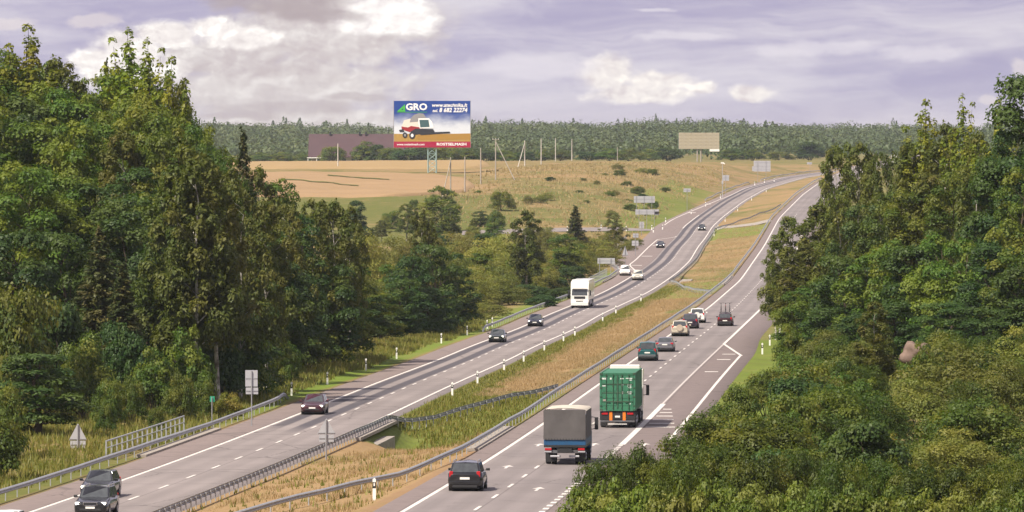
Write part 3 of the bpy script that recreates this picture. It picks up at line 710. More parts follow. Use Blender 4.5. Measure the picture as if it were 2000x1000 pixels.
NAMES = {'broad': ('broadleaf_tree', 'tree'), 'dark': ('broadleaf_tree', 'tree'), 'birch': ('birch_tree', 'tree'), 'spruce': ('spruce_tree', 'tree'), 'poplar': ('poplar_tree', 'tree'),
         'willow': ('willow_shrub', 'shrub'), 'bush': ('bush', 'bush'), 'dark_bush': ('bush', 'bush'), 'yellow_bush': ('bush', 'bush'), 'near_bush': ('bush', 'bush'), 'bright_bush': ('bush', 'bush'), 'low_dark': ('broadleaf_tree', 'tree'), 'low_broad': ('broadleaf_tree', 'tree')}
PLANTS = []
_u = ['', 'first', 'second', 'third', 'fourth', 'fifth', 'sixth', 'seventh', 'eighth', 'ninth', 'tenth', 'eleventh', 'twelfth', 'thirteenth', 'fourteenth', 'fifteenth', 'sixteenth', 'seventeenth', 'eighteenth', 'nineteenth']
def ordinal(i):
    if i < 20: return _u[i]
    t = {2: ('twenty', 'twentieth'), 3: ('thirty', 'thirtieth'), 4: ('forty', 'fortieth'), 5: ('fifty', 'fiftieth')}[i // 10]
    return t[1] if i % 10 == 0 else t[0] + '-' + _u[i % 10]
def number_labels():
    """look-alikes are told apart by their place counted from the left"""
    d = {}
    for e in PLANTS: d.setdefault(e['label'], []).append(e)
    for lab, es in d.items():
        if len(es) < 2: continue
        es.sort(key=lambda e: e.location.x / e.location.y)
        for i, e in enumerate(es):
            e['label'] = lab + ', ' + (ordinal(i + 1) + ' from the left' if i < len(es) - 1 else 'rightmost of them')
def plant(kind, px, ytop, D, label, group=None, wpx=None, v=None, lean=0.0):
    """photo column of the stem, photo row of its top, distance; wpx = crown width in photo px"""
    p = at(px, D); ztop = CAMZ - (ytop - HY) * D / F; h = ztop - p.z
    f = {'broad': 1.35, 'dark': 1.35, 'birch': 1.25, 'poplar': 1.15}.get(kind, 1.0)
    plant_at(kind, p, h, label, group, None if wpx is None else f * wpx * D / F, v)
def plant_at(kind, p, h, label, group=None, width=None, v=None):
    if kind in ('dark', 'broad') and h < 13: kind = 'low_' + kind
    lst = PROTO[kind]; i = R.randrange(len(lst)) if v is None else v % len(lst)
    cr, tr, ph, pr, shrub = lst[i]; h = max(h, 0.8); sz = h / ph
    sx = sz if width is None else width / (2 * pr)
    sx = min(max(sx, sz * 0.45), sz * 2.3)
    nm, cat = NAMES[kind]
    e = empty(nm, (p[0], p[1], p[2] - 0.05), R.uniform(0, 6.283)); e.scale = (sx, sx, sz)
    link('stems' if shrub else 'trunk', tr, e); link('foliage' if shrub else 'crown', cr, e)
    tag(e, label, cat, group); PLANTS.append(e)
    return e
# --- the wood on the left slope: back rank against the sky, then ranks down to the verge
GL, GR_, GM, GB = 'trees of the wood left of the motorway', 'trees of the wood right of the motorway', 'willows in the hollow beyond the oncoming carriageway', 'bushes in front of the right wood'
for (k, x, y, D, w, lab) in [
    ('broad', -45, 120, 640, 190, None), ('poplar', 55, 74, 640, 130, 'tall tree with a tufted top at the upper left corner of the wood'), ('broad', 10, 100, 650, 170, None),
    ('birch', 112, 118, 640, 120, 'brownish birch crown beside the tufted tree on the left skyline'), ('broad', 150, 158, 650, 110, None), ('spruce', 207, 128, 640, 70, 'dark narrow spruce tip just before the tallest yellow-topped tree'),
    ('poplar', 250, 84, 610, 140, 'tallest poplar with sunlit yellow spires above the left wood'), ('poplar', 288, 104, 605, 125, 'yellow-green poplar right behind the tallest one of the left wood'),
    ('poplar', 335, 140, 590, 100, 'slim poplar whose loose twigs end the left wood against the sky'), ('birch', 352, 165, 595, 70, 'thin-leaved birch at the right shoulder of the left wood'),
    ('broad', 185, 185, 600, 130, None), ('broad', 390, 250, 590, 90, None), ('broad', 430, 292, 590, 80, None), ('spruce', 475, 262, 600, 95, 'pointed brown-green spruce standing clear right of the left wood'),
    ('birch', 505, 330, 600, 80, None), ('broad', 548, 352, 610, 90, None),
    ('broad', 75, 125, 655, 150, None), ('broad', 30, 150, 640, 160, None), ('broad', 225, 140, 640, 140, None), ('broad', 265, 130, 635, 140, None), ('broad', 310, 175, 620, 130, None), ('dark', 130, 185, 640, 140, None), ('broad', 345, 215, 610, 110, None), ('dark', 375, 270, 600, 100, None),
    ('broad', -10, 175, 600, 180, None), ('dark', 60, 190, 600, 160, None), ('broad', 110, 165, 610, 150, None), ('broad', 165, 190, 600, 150, None), ('broad', 245, 185, 590, 150, None), ('broad', 300, 200, 585, 140, None), ('broad', 360, 235, 580, 110, None), ('broad', 410, 285, 575, 100, None), ('dark', 455, 330, 570, 100, None),
    # second rank
    ('broad', -30, 215, 560, 170, None), ('dark', 40, 225, 565, 150, None), ('broad', 95, 235, 560, 150, None), ('broad', 150, 240, 555, 140, None), ('broad', 205, 225, 560, 130, None), ('birch', 240, 260, 550, 120, None),
    ('broad', 290, 215, 555, 150, None), ('broad', 345, 255, 550, 120, None), ('dark', 385, 290, 555, 120, None), ('broad', 435, 325, 555, 110, None), ('dark', 260, 330, 540, 130, None),
    # third rank
    ('broad', 0, 330, 520, 150, None), ('broad', 60, 320, 515, 160, 'broad bright green crown halfway up the left edge'), ('broad', 120, 335, 520, 140, None), ('dark', 180, 360, 520, 150, 'darkest crown in the middle of the left wood'), ('dark', 235, 390, 515, 140, None),
    ('broad', 285, 380, 520, 120, None), ('birch', 340, 330, 490, 120, 'birch with olive crown, left of three in front of the left wood'), ('birch', 385, 305, 488, 140, 'widest olive birch with a white trunk in front of the left wood'), ('birch', 425, 330, 492, 130, 'right birch of the olive three in front of the left wood'),
    ('birch', 470, 370, 500, 120, None), ('birch', 520, 395, 520, 100, None), ('dark', 495, 420, 540, 110, None),
    # low front rank
    ('dark', 20, 450, 480, 150, None), ('spruce', 195, 450, 480, 150, 'drooping dark spruce in the shade below the left birches'), ('dark', 130, 455, 490, 140, None), ('spruce', 240, 520, 475, 110, None), ('dark', 290, 480, 500, 120, None),
    ('dark', 430, 560, 500, 120, None), ('dark', 480, 540, 510, 110, None), ('dark', 330, 560, 500, 110, None),
    ('birch', 560, 400, 570, 90, None), ('dark', 590, 420, 580, 90, None), ('birch', 610, 392, 590, 90, 'upright birch with a bare white stem where the left wood thins out'), ('birch', 650, 395, 600, 85, 'slender birch near the right end of the left wood'), ('birch', 682, 405, 605, 70, 'last slim birch before the willows'),
    ('dark', 540, 510, 560, 110, None), ('dark', 585, 540, 570, 90, None), ('dark', 640, 520, 590, 100, None), ('broad', 680, 500, 610, 90, None), ('dark', 715, 560, 650, 80, None), ('broad', 745, 570, 670, 80, None),
    ('dark', 780, 545, 700, 80, None)]:
    plant(k, x, y, D, lab or {'broad': 'leafy green tree of the left wood', 'dark': 'dark green tree of the left wood', 'birch': 'olive birch of the left wood', 'poplar': 'poplar in the left wood', 'spruce': 'dark spruce of the left wood'}[k], GL, w)
for (k, x, y, D, w, lab) in [
    ('bush', 30, 560, 445, 190, 'broad rounded olive shrub at the left edge below the wood'), ('dark_bush', 120, 590, 455, 170, 'rounded sunlit green shrub right of the olive one below the left wood'), ('bush', 160, 650, 450, 110, 'small olive shrub under the dark spruce on the left'),
    ('dark', 75, 690, 425, 150, 'dense dark green tree by the left meadow behind the triangular sign'), ('dark_bush', -15, 790, 372, 130, 'dark bush cut off by the left edge above the crash barrier'), ('bush', 5, 750, 395, 90, 'ragged olive bush at the left edge beside the meadow'),
    ('dark_bush', 240, 630, 470, 100, 'mid green bush below the left birch trunks'), ('bush', 215, 740, 445, 60, 'bush on the meadow left of the sapling'), ('bush', 207, 780, 432, 40, 'small dark sapling standing in the left meadow'),
    ('dark_bush', 300, 680, 465, 110, 'leafy bush at the foot of the left birches'), ('bush', 305, 795, 440, 34, 'yellow-green sprig in the meadow above the footbridge railing'), ('bush', 255, 735, 450, 70, 'low green bush between sapling and birches'),
    ('yellow_bush', 445, 765, 468, 62, 'yellow-green bush behind the tall blank sign'), ('dark_bush', 365, 640, 480, 110, 'dark undergrowth bush below the widest birch'), ('dark_bush', 420, 640, 495, 120, 'shaded bush right of the widest birch'),
    ('dark_bush', 480, 630, 505, 120, 'shaded bush behind the tall blank sign'), ('dark_bush', 540, 640, 545, 100, 'dark bush above the end of the left crash barrier'), ('bush', 600, 640, 570, 90, 'olive bush on the bank right of the barrier end'),
    ('dark_bush', 650, 630, 590, 90, 'dark bush under the slender birches'), ('bush', 560, 690, 540, 60, 'low yellowish weeds on the bank right of the barrier end'), ('bush', 350, 725, 462, 60, 'low bush right of the footbridge railing'),
    ('bush', 395, 735, 466, 50, 'low bush beside the small green kilometre sign')]:
    plant(k, x, y, D, lab, 'shrubs along the foot of the left wood', w)
# --- willows and trees in the hollow, left of the oncoming carriageway
for i, (k, x, y, D, w, lab) in enumerate([
    ('birch', 822, 412, 740, 52, 'thin birch rising above the willows, nearer of a close pair'), ('birch', 836, 430, 745, 50, 'second thin birch close behind the first above the willows'), ('birch', 1028, 412, 960, 62, 'grey-green birch rising from the middle of the willows'), ('spruce', 1124, 404, 1180, 66, 'dark conical tree between two willows by the side road'),
    ('birch', 1198, 424, 1300, 46, 'small tree with a round top beside the side road'),
    ('dark', 800, 500, 720, 80, 'dark green tree below the two thin birches'), ('dark', 850, 478, 735, 90, 'dark green tree right of the two thin birches'), ('dark', 890, 525, 750, 80, 'blackish green tree at the right end of the dark clump'), ('dark', 835, 560, 725, 90, 'low dark tree in the shade at the bank'), ('dark', 770, 580, 700, 80, 'shaded low tree left of the dark clump'),
    ('broad', 862, 364, 1480, 66, 'rounded blue-green tree below the wheat field'), ('dark', 695, 392, 1400, 36, 'small blue-green tree below the left end of the wheat field'), ('birch', 795, 398, 1420, 66, 'pale grey-green tree below the wheat field'),
    ('birch', 880, 405, 1420, 70, 'loose grey-green tree in front of the rounded blue-green one'), ('birch', 745, 430, 1420, 60, 'grey-green low tree left of the pale tree below the wheat'), ('birch', 835, 425, 1430, 60, 'grey-green tree just left of the rounded blue-green one'), ('birch', 955, 440, 1440, 50, 'low grey tree where the side road disappears'), ('birch', 925, 428, 1440, 44, 'small grey tree right of the rounded blue-green one'), ('dark', 938, 412, 1500, 26, 'dark purplish bush right of the rounded blue-green tree')]):
    plant(k, x, y, D, lab, None, w)
wl = [(720, 455, 830, 110), (770, 460, 1010, 110), (745, 500, 860, 110), (700, 520, 760, 100), (885, 455, 1040, 120), (940, 468, 1010, 130), (985, 455, 1080, 120), (910, 500, 930, 130), (970, 510, 960, 130), (930, 545, 890, 100), (1010, 490, 1030, 110), (1060, 488, 1120, 100), (1150, 462, 1180, 120),
      (1110, 480, 1120, 110), (1175, 485, 1150, 90), (1060, 520, 1000, 90), (1110, 520, 1050, 80), (950, 585, 820, 110), (1000, 560, 900, 100), (1040, 555, 930, 90), (1080, 545, 970, 80), (890, 580, 800, 80), (820, 470, 1060, 90), (860, 465, 1080, 80), (1225, 470, 1290, 40), (1240, 462, 1330, 36), (690, 470, 820, 90), (735, 480, 900, 100), (800, 465, 1000, 90), (960, 480, 985, 110), (1000, 470, 1050, 100), (1040, 500, 1040, 90), (1085, 500, 1080, 80), (1140, 500, 1090, 80), (930, 520, 910, 100), (975, 540, 900, 90), (870, 480, 900, 90), (1130, 470, 1200, 90), (715, 540, 740, 80)]
for i, (x, y, D, w) in enumerate(wl):
    k = 'dark_bush' if i in (15, 16, 19, 20) else 'willow'
    plant(k, x, y, D, 'pale olive willow in the hollow beyond the road' if k == 'willow' else 'darker green shrub among the willows near the crash barrier', GM if k == 'willow' else 'darker shrubs between the willows', w)
rw = random.Random(4)
for i in range(16):
    D = rw.uniform(740, 1150); xr = 1000 + (float(lx(D)) - 13) * F / D; x = rw.uniform(max(700, xr - 300), xr - 12); hh = rw.uniform(5.0, 8.5)
    plant_at(rw.choice(['low_broad', 'low_dark', 'low_broad']), at(x, D), hh, 'bushy green tree among the willows' + (', near part' if D < 900 else ', far part'), 'bushy trees between the willows', hh * rw.uniform(0.75, 1.0))
for i in range(46):
    D = rw.uniform(760, 1330); xr = 1000 + (float(lx(D)) - 12) * F / D; x = rw.uniform(max(690, xr - 360), xr - 8); hh = rw.uniform(3.5, 7.0)
    kd = rw.random() < 0.28; plant_at('dark_bush' if kd else 'willow', at(x, D), hh, ('darker green shrub of the hollow' if kd else 'smaller willow filling the hollow') + (', near part' if D < 950 else ', far part'), 'darker shrubs between the willows' if kd else GM, hh * rw.uniform(0.9, 1.25))
for (x, y, D, w, k) in [(925, 590, 775, 70, 'willow'), (1060, 575, 880, 90, 'dark_bush'), (1095, 560, 930, 60, 'dark_bush'), (905, 605, 775, 40, 'bush')]:
    plant(k, x, y, D, 'low shrub just behind the far crash barrier', 'low shrubs behind the far crash barrier', w)
rg = random.Random(31)
for i in range(14):
    D = rg.uniform(1400, 1560); x = rg.uniform(690, 985); hh = rg.uniform(2.5, 5.0)
    plant_at(rg.choice(['willow', 'bush', 'low_broad']), at(x, D), hh, 'grey-green shrub on the slope below the ripe wheat', 'shrubs below the ripe wheat', hh * rg.uniform(0.9, 1.5))
# --- scrub on the dry bank
for i, (x, y, D, w) in list(enumerate([(1075, 345, 1725, 26), (1105, 352, 1705, 22), (1140, 348, 1740, 34), (1170, 355, 1720, 30), (1130, 375, 1660, 34), (1160, 378, 1655, 40), (1190, 372, 1660, 30), (1215, 365, 1690, 26), (1145, 395, 1610, 36), (1185, 392, 1620, 30), (1225, 388, 1650, 30),
                                  (1165, 384, 1600, 26), (1255, 378, 1680, 30), (1280, 370, 1710, 26), (1300, 365, 1735, 30), (1320, 360, 1760, 24), (1275, 392, 1650, 30), (1300, 388, 1680, 22), (935, 378, 1635, 18), (1240, 345, 1800, 22), (1180, 340, 1790, 24), (1205, 402, 1590, 40), (1230, 398, 1610, 36)]))[::2]:
    plant('dark_bush' if i % 6 == 0 else 'bush', x, y, D, 'low green scrub dotted over the dry cutting slope', 'scrub on the dry cutting slope', w)
rs = random.Random(21)
for i in range(16):
    D = rs.uniform(1530, 1900); x = 1000 + F / D * (float(lx(D)) + float(l_left(D)) - rs.uniform(5, 46)); hh = rs.uniform(0.9, 2.4)
    plant_at(rs.choice(['bush', 'willow', 'willow']), at(x, D), hh, 'tiny shrub on the cutting slope beside the far bend' + (', lower part' if D < 1640 else ', middle part' if D < 1770 else ', upper part'), 'scrub on the dry cutting slope', hh * rs.uniform(1.5, 2.6))
# --- hedge and garden trees by the far house and along the plateau
for i, (x, y, D, w) in enumerate([(650, 286, 2600, 40), (712, 276, 2600, 36), (735, 282, 2600, 40), (765, 288, 2590, 44), (800, 290, 2560, 50), (835, 288, 2560, 46), (870, 286, 2560, 50), (905, 289, 2580, 50), (945, 291, 2600, 44), (985, 293, 2650, 40), (1020, 296, 2700, 36), (1060, 292, 2700, 34), (1095, 291, 2700, 34), (1150, 296, 2750, 40),
                                  (1190, 290, 2750, 44), (1230, 289, 2750, 44), (1270, 291, 2800, 40), (1305, 288, 2750, 40), (1430, 290, 2850, 40), (1470, 292, 2850, 34), (1580, 278, 2900, 50), (590, 300, 2700, 40), (550, 297, 2700, 44), (510, 298, 2700, 44), (1520, 296, 2900, 40), (1640, 296, 2900, 40)]):
    lab = {650: 'round garden tree in front of the big brown roof, left one', 712: 'round garden tree in front of the big brown roof, right one', 1580: 'lone rounded dark tree before the far wooded ridge'}.get(x)
    plant('dark_bush' if i % 3 else 'bush', x, y, D, lab or 'bushy hedgerow tree on the plateau before the far ridge', 'hedgerow trees on the far plateau', w * 1.5)
# --- the wood on the right
for (k, x, y, D, w, lab) in [
    ('birch', 1632, 288, 690, 80, 'slim pointed tree at the left front of the right wood'), ('birch', 1676, 282, 680, 95, 'second pointed tree with a pale trunk at the left front of the right wood'), ('birch', 1700, 300, 690, 60, 'thin bare-topped birch behind the two slim pointed trees'), ('birch', 1735, 300, 670, 80, None),
    ('poplar', 1808, 218, 660, 90, 'tall ragged tree, left of the twin tops above the right wood'), ('birch', 1850, 245, 655, 90, None), ('poplar', 1880, 208, 650, 90, 'tallest of the twin ragged tops above the right wood'), ('birch', 1775, 280, 660, 80, None), ('birch', 1910, 262, 640, 80, None),
    ('poplar', 1950, 215, 600, 90, 'narrow tree leaning on the big dark tree at the right edge'), ('dark', 2010, 150, 560, 170, 'big dark tree with a sunlit left side at the right edge'), ('dark', 1985, 240, 570, 110, None),
    ('birch', 1600, 400, 640, 100, 'feathery birch at the left edge of the right wood, over the road'), ('birch', 1545, 425, 650, 90, 'leaning birch branch reaching out over the right carriageway'), ('birch', 1515, 470, 660, 50, 'hanging birch twigs hiding the right carriageway'), ('birch', 1575, 480, 630, 100, None), ('birch', 1640, 380, 620, 90, None),
    ('dark', 1680, 400, 600, 100, None), ('birch', 1720, 380, 600, 100, None), ('broad', 1765, 370, 590, 110, None), ('birch', 1810, 340, 590, 110, None), ('broad', 1860, 330, 580, 110, None), ('birch', 1905, 340, 575, 100, None), ('dark', 1950, 310, 560, 120, None), ('broad', 2000, 330, 540, 130, None),
    ('broad', 1600, 545, 590, 100, None), ('dark', 1650, 500, 580, 110, None), ('broad', 1700, 490, 560, 110, None), ('broad', 1745, 470, 555, 110, None), ('dark', 1790, 480, 550, 120, None), ('broad', 1840, 460, 545, 120, None), ('broad', 1890, 470, 540, 120, None), ('dark', 1940, 480, 530, 120, None), ('broad', 1990, 480, 520, 130, None),
    ('broad', 1555, 570, 610, 80, None), ('dark', 1625, 600, 560, 100, None), ('dark', 1680, 610, 540, 100, None), ('dark', 1745, 590, 530, 90, None), ('dark', 1860, 590, 520, 120, None), ('dark', 1920, 600, 510, 120, None), ('dark', 1980, 600, 500, 130, None),
    ('birch', 1708, 590, 455, 70, 'young birch with a white stem in front of the right wood'), ('dark', 2010, 520, 500, 120, None)]:
    plant(k, x, y, D, lab or {'broad': 'leafy green tree of the right wood', 'dark': 'dark green tree of the right wood', 'birch': 'olive birch of the right wood', 'spruce': 'spruce in the right wood'}[k], GR_, w)
for (k, x, y, D, w, lab) in [
    ('willow', 1610, 640, 500, 130, 'greyish willow shrub below the right wood'), ('dark_bush', 1545, 640, 560, 70, 'dark green bush beside the guide posts on the right'), ('bush', 1560, 690, 480, 130, 'olive bush above the right bay marking'), ('bush', 1500, 720, 440, 120, 'olive shrub with dark forked branches beside the right bay'), ('bush', 1440, 750, 405, 110, 'shrub leaning over the right bay'),
    ('bush', 1375, 800, 370, 120, 'bush covering the edge of the bay near the green lorry'), ('willow', 1880, 672, 410, 260, 'large pale willow dome at the right'), ('willow', 1795, 735, 395, 170, 'pale willow left of the large dome'), ('willow', 1960, 700, 400, 160, 'pale willow cut by the right edge'), ('bush', 1620, 770, 385, 150, 'olive thicket in the middle of the right foreground'),
    ('yellow_bush', 1600, 790, 372, 84, 'bright yellow-green bush in the right foreground'), ('dark_bush', 1690, 740, 410, 110, 'dark bush around the young white-stemmed birch'), ('bush', 1690, 830, 365, 130, 'brown-green shrub right of the yellow bush'), ('dark_bush', 1545, 800, 365, 90, 'dark shrub left of the yellow bush'), ('yellow_bush', 1745, 845, 345, 56, 'small vivid green bush below the young birch'),
    ('willow', 1850, 850, 345, 190, 'dull olive shrub under the large willow dome'), ('bush', 1460, 810, 355, 130, 'rounded bush in front of the bay'), ('bush', 1330, 850, 335, 110, 'bush beside the hatched wedge on the road'), ('dark_bush', 1800, 668, 452, 60, 'dark bush under the pink boulder')]:
    plant(k, x, y, D, lab, GB, w)
rb = random.Random(9)
for i in range(58):
    D = rb.uniform(300, 500); lo = 1000 + F / D * float(np.interp(D, [300, 340, 420, 560], [10.5, 14, 20, 30])); x = rb.uniform(lo, 2040); k = rb.choice(['bush', 'near_bush', 'willow', 'dark_bush', 'near_bush'])
    if abs(x - 1792) < 70 and D < 475: continue
    g = at(x, D); hh = rb.uniform(2.2, 4.6); plant_at(k, g, hh, {'bush': 'olive bush of the right thicket', 'near_bush': 'olive bush of the right thicket', 'willow': 'pale willowy bush of the right thicket', 'dark_bush': 'dark green bush of the right thicket'}[k] + (', near part' if D < 360 else ', middle part' if D < 430 else ', far part'), 'bushes filling the right thicket', hh * rb.uniform(1.2, 1.7))
for (x, y, D, w, lab) in [(1180, 880, 292, 110, 'nearest bush reaching over the road beside the tarpaulin lorry'), (1250, 868, 298, 130, 'twiggy near bush below the green lorry'), (1325, 880, 290, 140, None), (1400, 870, 296, 140, None), (1480, 880, 288, 150, None), (1560, 880, 292, 150, None), (1640, 895, 285, 140, None), (1720, 890, 292, 140, None), (1790, 905, 285, 140, None), (1870, 910, 285, 150, None), (1950, 900, 285, 150, None), (2020, 900, 280, 140, None),
                          (1150, 945, 270, 90, None), (1230, 940, 268, 130, None), (1310, 945, 262, 140, None), (1390, 940, 262, 140, None), (1470, 945, 258, 150, None), (1550, 945, 258, 150, None), (1630, 950, 255, 150, None), (1710, 955, 255, 150, None), (1790, 960, 255, 150, None), (1870, 960, 255, 150, None), (1950, 955, 255, 150, None), (2030, 955, 255, 150, None)]:
    plant('near_bush' if y < 920 else 'bright_bush', x, y, D, lab or ('leafy bush in the upper row of the near thicket' if y < 920 else 'leafy bush in the bottom row of the near thicket'), 'near bushes along the bottom right', w)

# --- grasses (nobody could count them): tufts of blades on verges, median and meadow
def grass_mat(name, a, b, c):
    leaf_mat(name, a, b, c, 0.3, 0.0)
grass_mat('blades_dry', (0.33, 0.245, 0.13), (0.44, 0.335, 0.19), (0.40, 0.285, 0.15))
grass_mat('blades_green', (0.105, 0.13, 0.020), (0.20, 0.205, 0.042), (0.25, 0.215, 0.06))
def tufts(name, x, y, h, m, label, blades=4, w=0.05):
    r = np.random.default_rng(len(x)); n = len(x); z = ground_z(x, y) - 0.03
    B = np.repeat(np.column_stack([x, y, z]), blades, 0); k = n * blades
    B[:, :2] += r.normal(size=(k, 2)) * 0.14
    hh = np.repeat(h, blades) * r.uniform(0.5, 1.2, k); d = r.normal(size=(k, 2)) * 0.22 * hh[:, None]; a = r.uniform(0, math.pi, k); ww = w * r.uniform(0.7, 1.6, k)
    e = np.column_stack([np.cos(a) * ww, np.sin(a) * ww, np.zeros(k)])
    tip = B + np.column_stack([d, hh])
    V = np.stack([B - e, B + e, tip], 1).reshape(-1, 3)
    me = mesh_np(name, V, np.arange(3 * k).reshape(-1, 3), [M[m]])
    at_ = me.attributes.new('bough', 'FLOAT', 'POINT'); at_.data.foreach_set('value', np.repeat(np.repeat(r.uniform(size=n), blades), 3).astype(np.float32))
    tag(link(name, me), label, kind='stuff')
def scatter(n, D0, D1, lo, hi, road='L'):
    """even cover of a band lying between two offsets (functions of D) from a carriageway"""
    D = np.sqrt(rng.uniform(D0 ** 2, D1 ** 2, n)) if False else rng.uniform(D0, D1, n)
    X, Z, T = ROADS[road]; a = lo(D) if callable(lo) else lo; b = hi(D) if callable(hi) else hi
    o = a + (b - a) * rng.uniform(size=n); t = np.interp(D, DD, T)
    return np.interp(D, DD, X) + o * np.cos(t), D - o * np.sin(t)
def patchy(x, y, f, lo):
    v = np.sin(x * f + 1.3 * np.sin(y * f * 0.4)) * np.sin(y * f * 0.45 + 2.0 * np.sin(x * f * 0.6)); return v > lo
gapR = lambda D: rx(D) - lx(D) - 6.4
x, y = scatter(20000, 505, 900, 7.0, gapR); k = patchy(x, y, 0.4, -0.55)
x2, y2 = scatter(13000, 290, 505, 6.0, gapR)
k2 = patchy(x2, y2, 0.5, -0.1) & ~((y2 > 408) & (y2 < 452) & (road_off(x2, y2)[0] < 7.4)) & ~((y2 > 425) & (y2 < 505))
x3, y3 = scatter(5000, 900, 1500, 6.5, gapR)
X_, Y_ = np.concatenate([x[k], x2[k2], x3]), np.concatenate([y[k], y2[k2], y3])
tufts('dry_grass', X_, Y_, rng.uniform(0.12, 0.38, len(X_)), 'blades_dry', 'tall dry grass of the strip between the carriageways', 6, 0.022)
x, y = scatter(5000, 415, 505, 4.9, gapR); xa, ya = scatter(500, 290, 400, 4.9, gapR); x, y = np.concatenate([x, xa]), np.concatenate([y, ya]); kk = ~((y > 408) & (y < 452) & (road_off(x, y)[0] < 7.4)); x, y = x[kk], y[kk]; x2, y2 = scatter(9000, 360, 520, -26, -8.2); x3, y3 = scatter(7000, 505, 1000, 4.8, 8.0); x4, y4 = scatter(9000, 520, 780, -18, -8.5)
X_, Y_ = np.concatenate([x, x2, x3, x4]), np.concatenate([y, y2, y3, y4])
tufts('green_grass', X_, Y_, np.concatenate([rng.uniform(0.2, 0.5, len(x)), rng.uniform(0.3, 0.7, len(x2)), rng.uniform(0.12, 0.3, len(x3)), rng.uniform(0.25, 0.7, len(x4))]), 'blades_green', 'green grass and weeds along the verges', 4, 0.045)
x, y = scatter(5000, 1490, 2050, -75, -13); x2, y2 = scatter(2500, 1060, 1470, -30, -12)
X_, Y_ = np.concatenate([x, x2]), np.concatenate([y, y2])
tufts('bank_grass', X_, Y_, rng.uniform(0.4, 0.9, len(X_)), 'blades_dry', 'dry grass on the cutting slope beside the far bend', 4, 0.12)
# undergrowth filling the gaps between the bushes on the right
def undergrowth():
    r = np.random.default_rng(77); n = 42000
    y = r.uniform(225, 560, n); lo = np.interp(y, [225, 300, 340, 420, 560], [1.5, 7.5, 11.5, 17.5, 27.5]); x = lo + (np.interp(y, [225, 560], [26, 58]) - lo) * r.uniform(size=n)
    hh = 0.75 + 0.55 * np.sin(x * 0.9 + 2 * np.sin(y * 0.22)) * np.sin(y * 0.35 + x * 0.4)
    z = ground_z(x, y) + r.uniform(0.05, 1.0, n) * np.maximum(hh, 0.2) * 0.8
    N = np.column_stack([r.normal(size=n) * 0.5 - 0.2, r.normal(size=n) * 0.5 - 0.3, np.ones(n)])
    me = mesh_np('undergrowth', leaves(np.column_stack([x, y, z]), N + 0.6 * r.normal(size=(n, 3)), 0.26, 0.13, r), np.arange(4 * n).reshape(-1, 4), [M['leaf_thicket']])
    a = me.attributes.new('bough', 'FLOAT', 'POINT'); a.data.foreach_set('value', np.repeat(0.5 + 0.5 * np.sin(x * 0.5) * np.sin(y * 0.3), 4).astype(np.float32))
    tag(link('undergrowth', me), 'leafy undergrowth filling the gaps between the right-hand bushes', kind='stuff')
undergrowth()

# --- the wooded ridge far behind
def ridge():
    r = np.random.default_rng(5); n = 3600
    y = 2980 + 2400 * r.uniform(size=n) ** 1.15; x = (r.uniform(-0.125, 0.125, n)) * y
    z = ground_z(x, y); h = r.uniform(13, 19, n) * (0.55 + 0.45 * sst(2980, 4300, y)) * (1 + 0.12 * np.sin(x * 0.016) + 0.10 * np.sin(x * 0.041 + 2) + 0.06 * np.sin(x * 0.11 + y * 0.01)); w = r.uniform(6.5, 12.0, n); con = r.uniform(size=n) < 0.05
    K = 100; P, N, b = [], [], []
    for i in range(n):
        d = r.normal(size=(K, 3)); d /= np.linalg.norm(d, axis=1, keepdims=True); d[:, 2] = np.abs(d[:, 2]) * 1.15 - 0.25
        if con[i]:
            t = r.uniform(size=K); a = r.uniform(0, 6.28, K); rr = w[i] * 0.75 * (1 - t)
            p = np.column_stack([np.cos(a) * rr, np.sin(a) * rr, h[i] * (0.1 + 1.0 * t)]); d = np.column_stack([np.cos(a), np.sin(a), 0.5 + 0 * t])
        else:
            p = d * np.array([w[i], w[i], h[i] * 0.5]) * r.uniform(0.7, 1.05, (K, 1)) + np.array([0, 0, h[i] * 0.5])
        P.append(p + np.array([x[i], y[i], z[i]])); N.append(d + 0.25 * r.normal(size=(K, 3))); b.append(np.full(K, r.uniform() * (0.5 if con[i] else 1)))
    P, N, b = map(np.concatenate, (P, N, b))
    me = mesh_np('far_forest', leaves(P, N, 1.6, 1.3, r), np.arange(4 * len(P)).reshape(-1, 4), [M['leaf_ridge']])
    a = me.attributes.new('bough', 'FLOAT', 'POINT'); a.data.foreach_set('value', np.repeat(b, 4).astype(np.float32))
    tag(link('far_forest', me), 'distant wooded ridge along the horizon, fading into haze', kind='stuff')
ridge()

number_labels()
# ------------------------------------------------------------------ wheat fields: slabs of ripe crop standing on the plateau
def field_mat(name, a, b):
    m = bpy.data.materials.new(name); m.use_nodes = True; k = NT(m.node_tree); p = m.node_tree.nodes['Principled BSDF']
    tc = k.node('ShaderNodeTexCoord'); v = tc.outputs['Object']; s = k.xyz(v)
    n = k.noise(v, 0.05, 5, 0.65); n2 = k.noise(k.comb(k.math('MULTIPLY', s[0], 0.02), k.math('MULTIPLY', s[1], 0.35), 0.0), 1.0, 4, 0.6); n3 = k.noise(v, 0.9, 3, 0.6)
    col = k.mix(k.smooth(k.math('ADD', k.math('MULTIPLY', n, 0.5), k.math('MULTIPLY', n2, 0.5)), 0.35, 0.68), (*a, 1), (*b, 1))
    col = k.mix(k.math('MULTIPLY', n3, 0.35), col, tuple(c * 0.72 for c in a))
    k.l.new(col, p.inputs['Base Color']); p.inputs['Roughness'].default_value = 0.95; p.inputs['Specular IOR Level'].default_value = 0.1
    bm = k.node('ShaderNodeBump'); bm.inputs['Strength'].default_value = 0.7; bm.inputs['Distance'].default_value = 0.3; k.l.new(n3, bm.inputs['Height']); k.l.new(bm.outputs[0], p.inputs['Normal'])
    M[name] = m
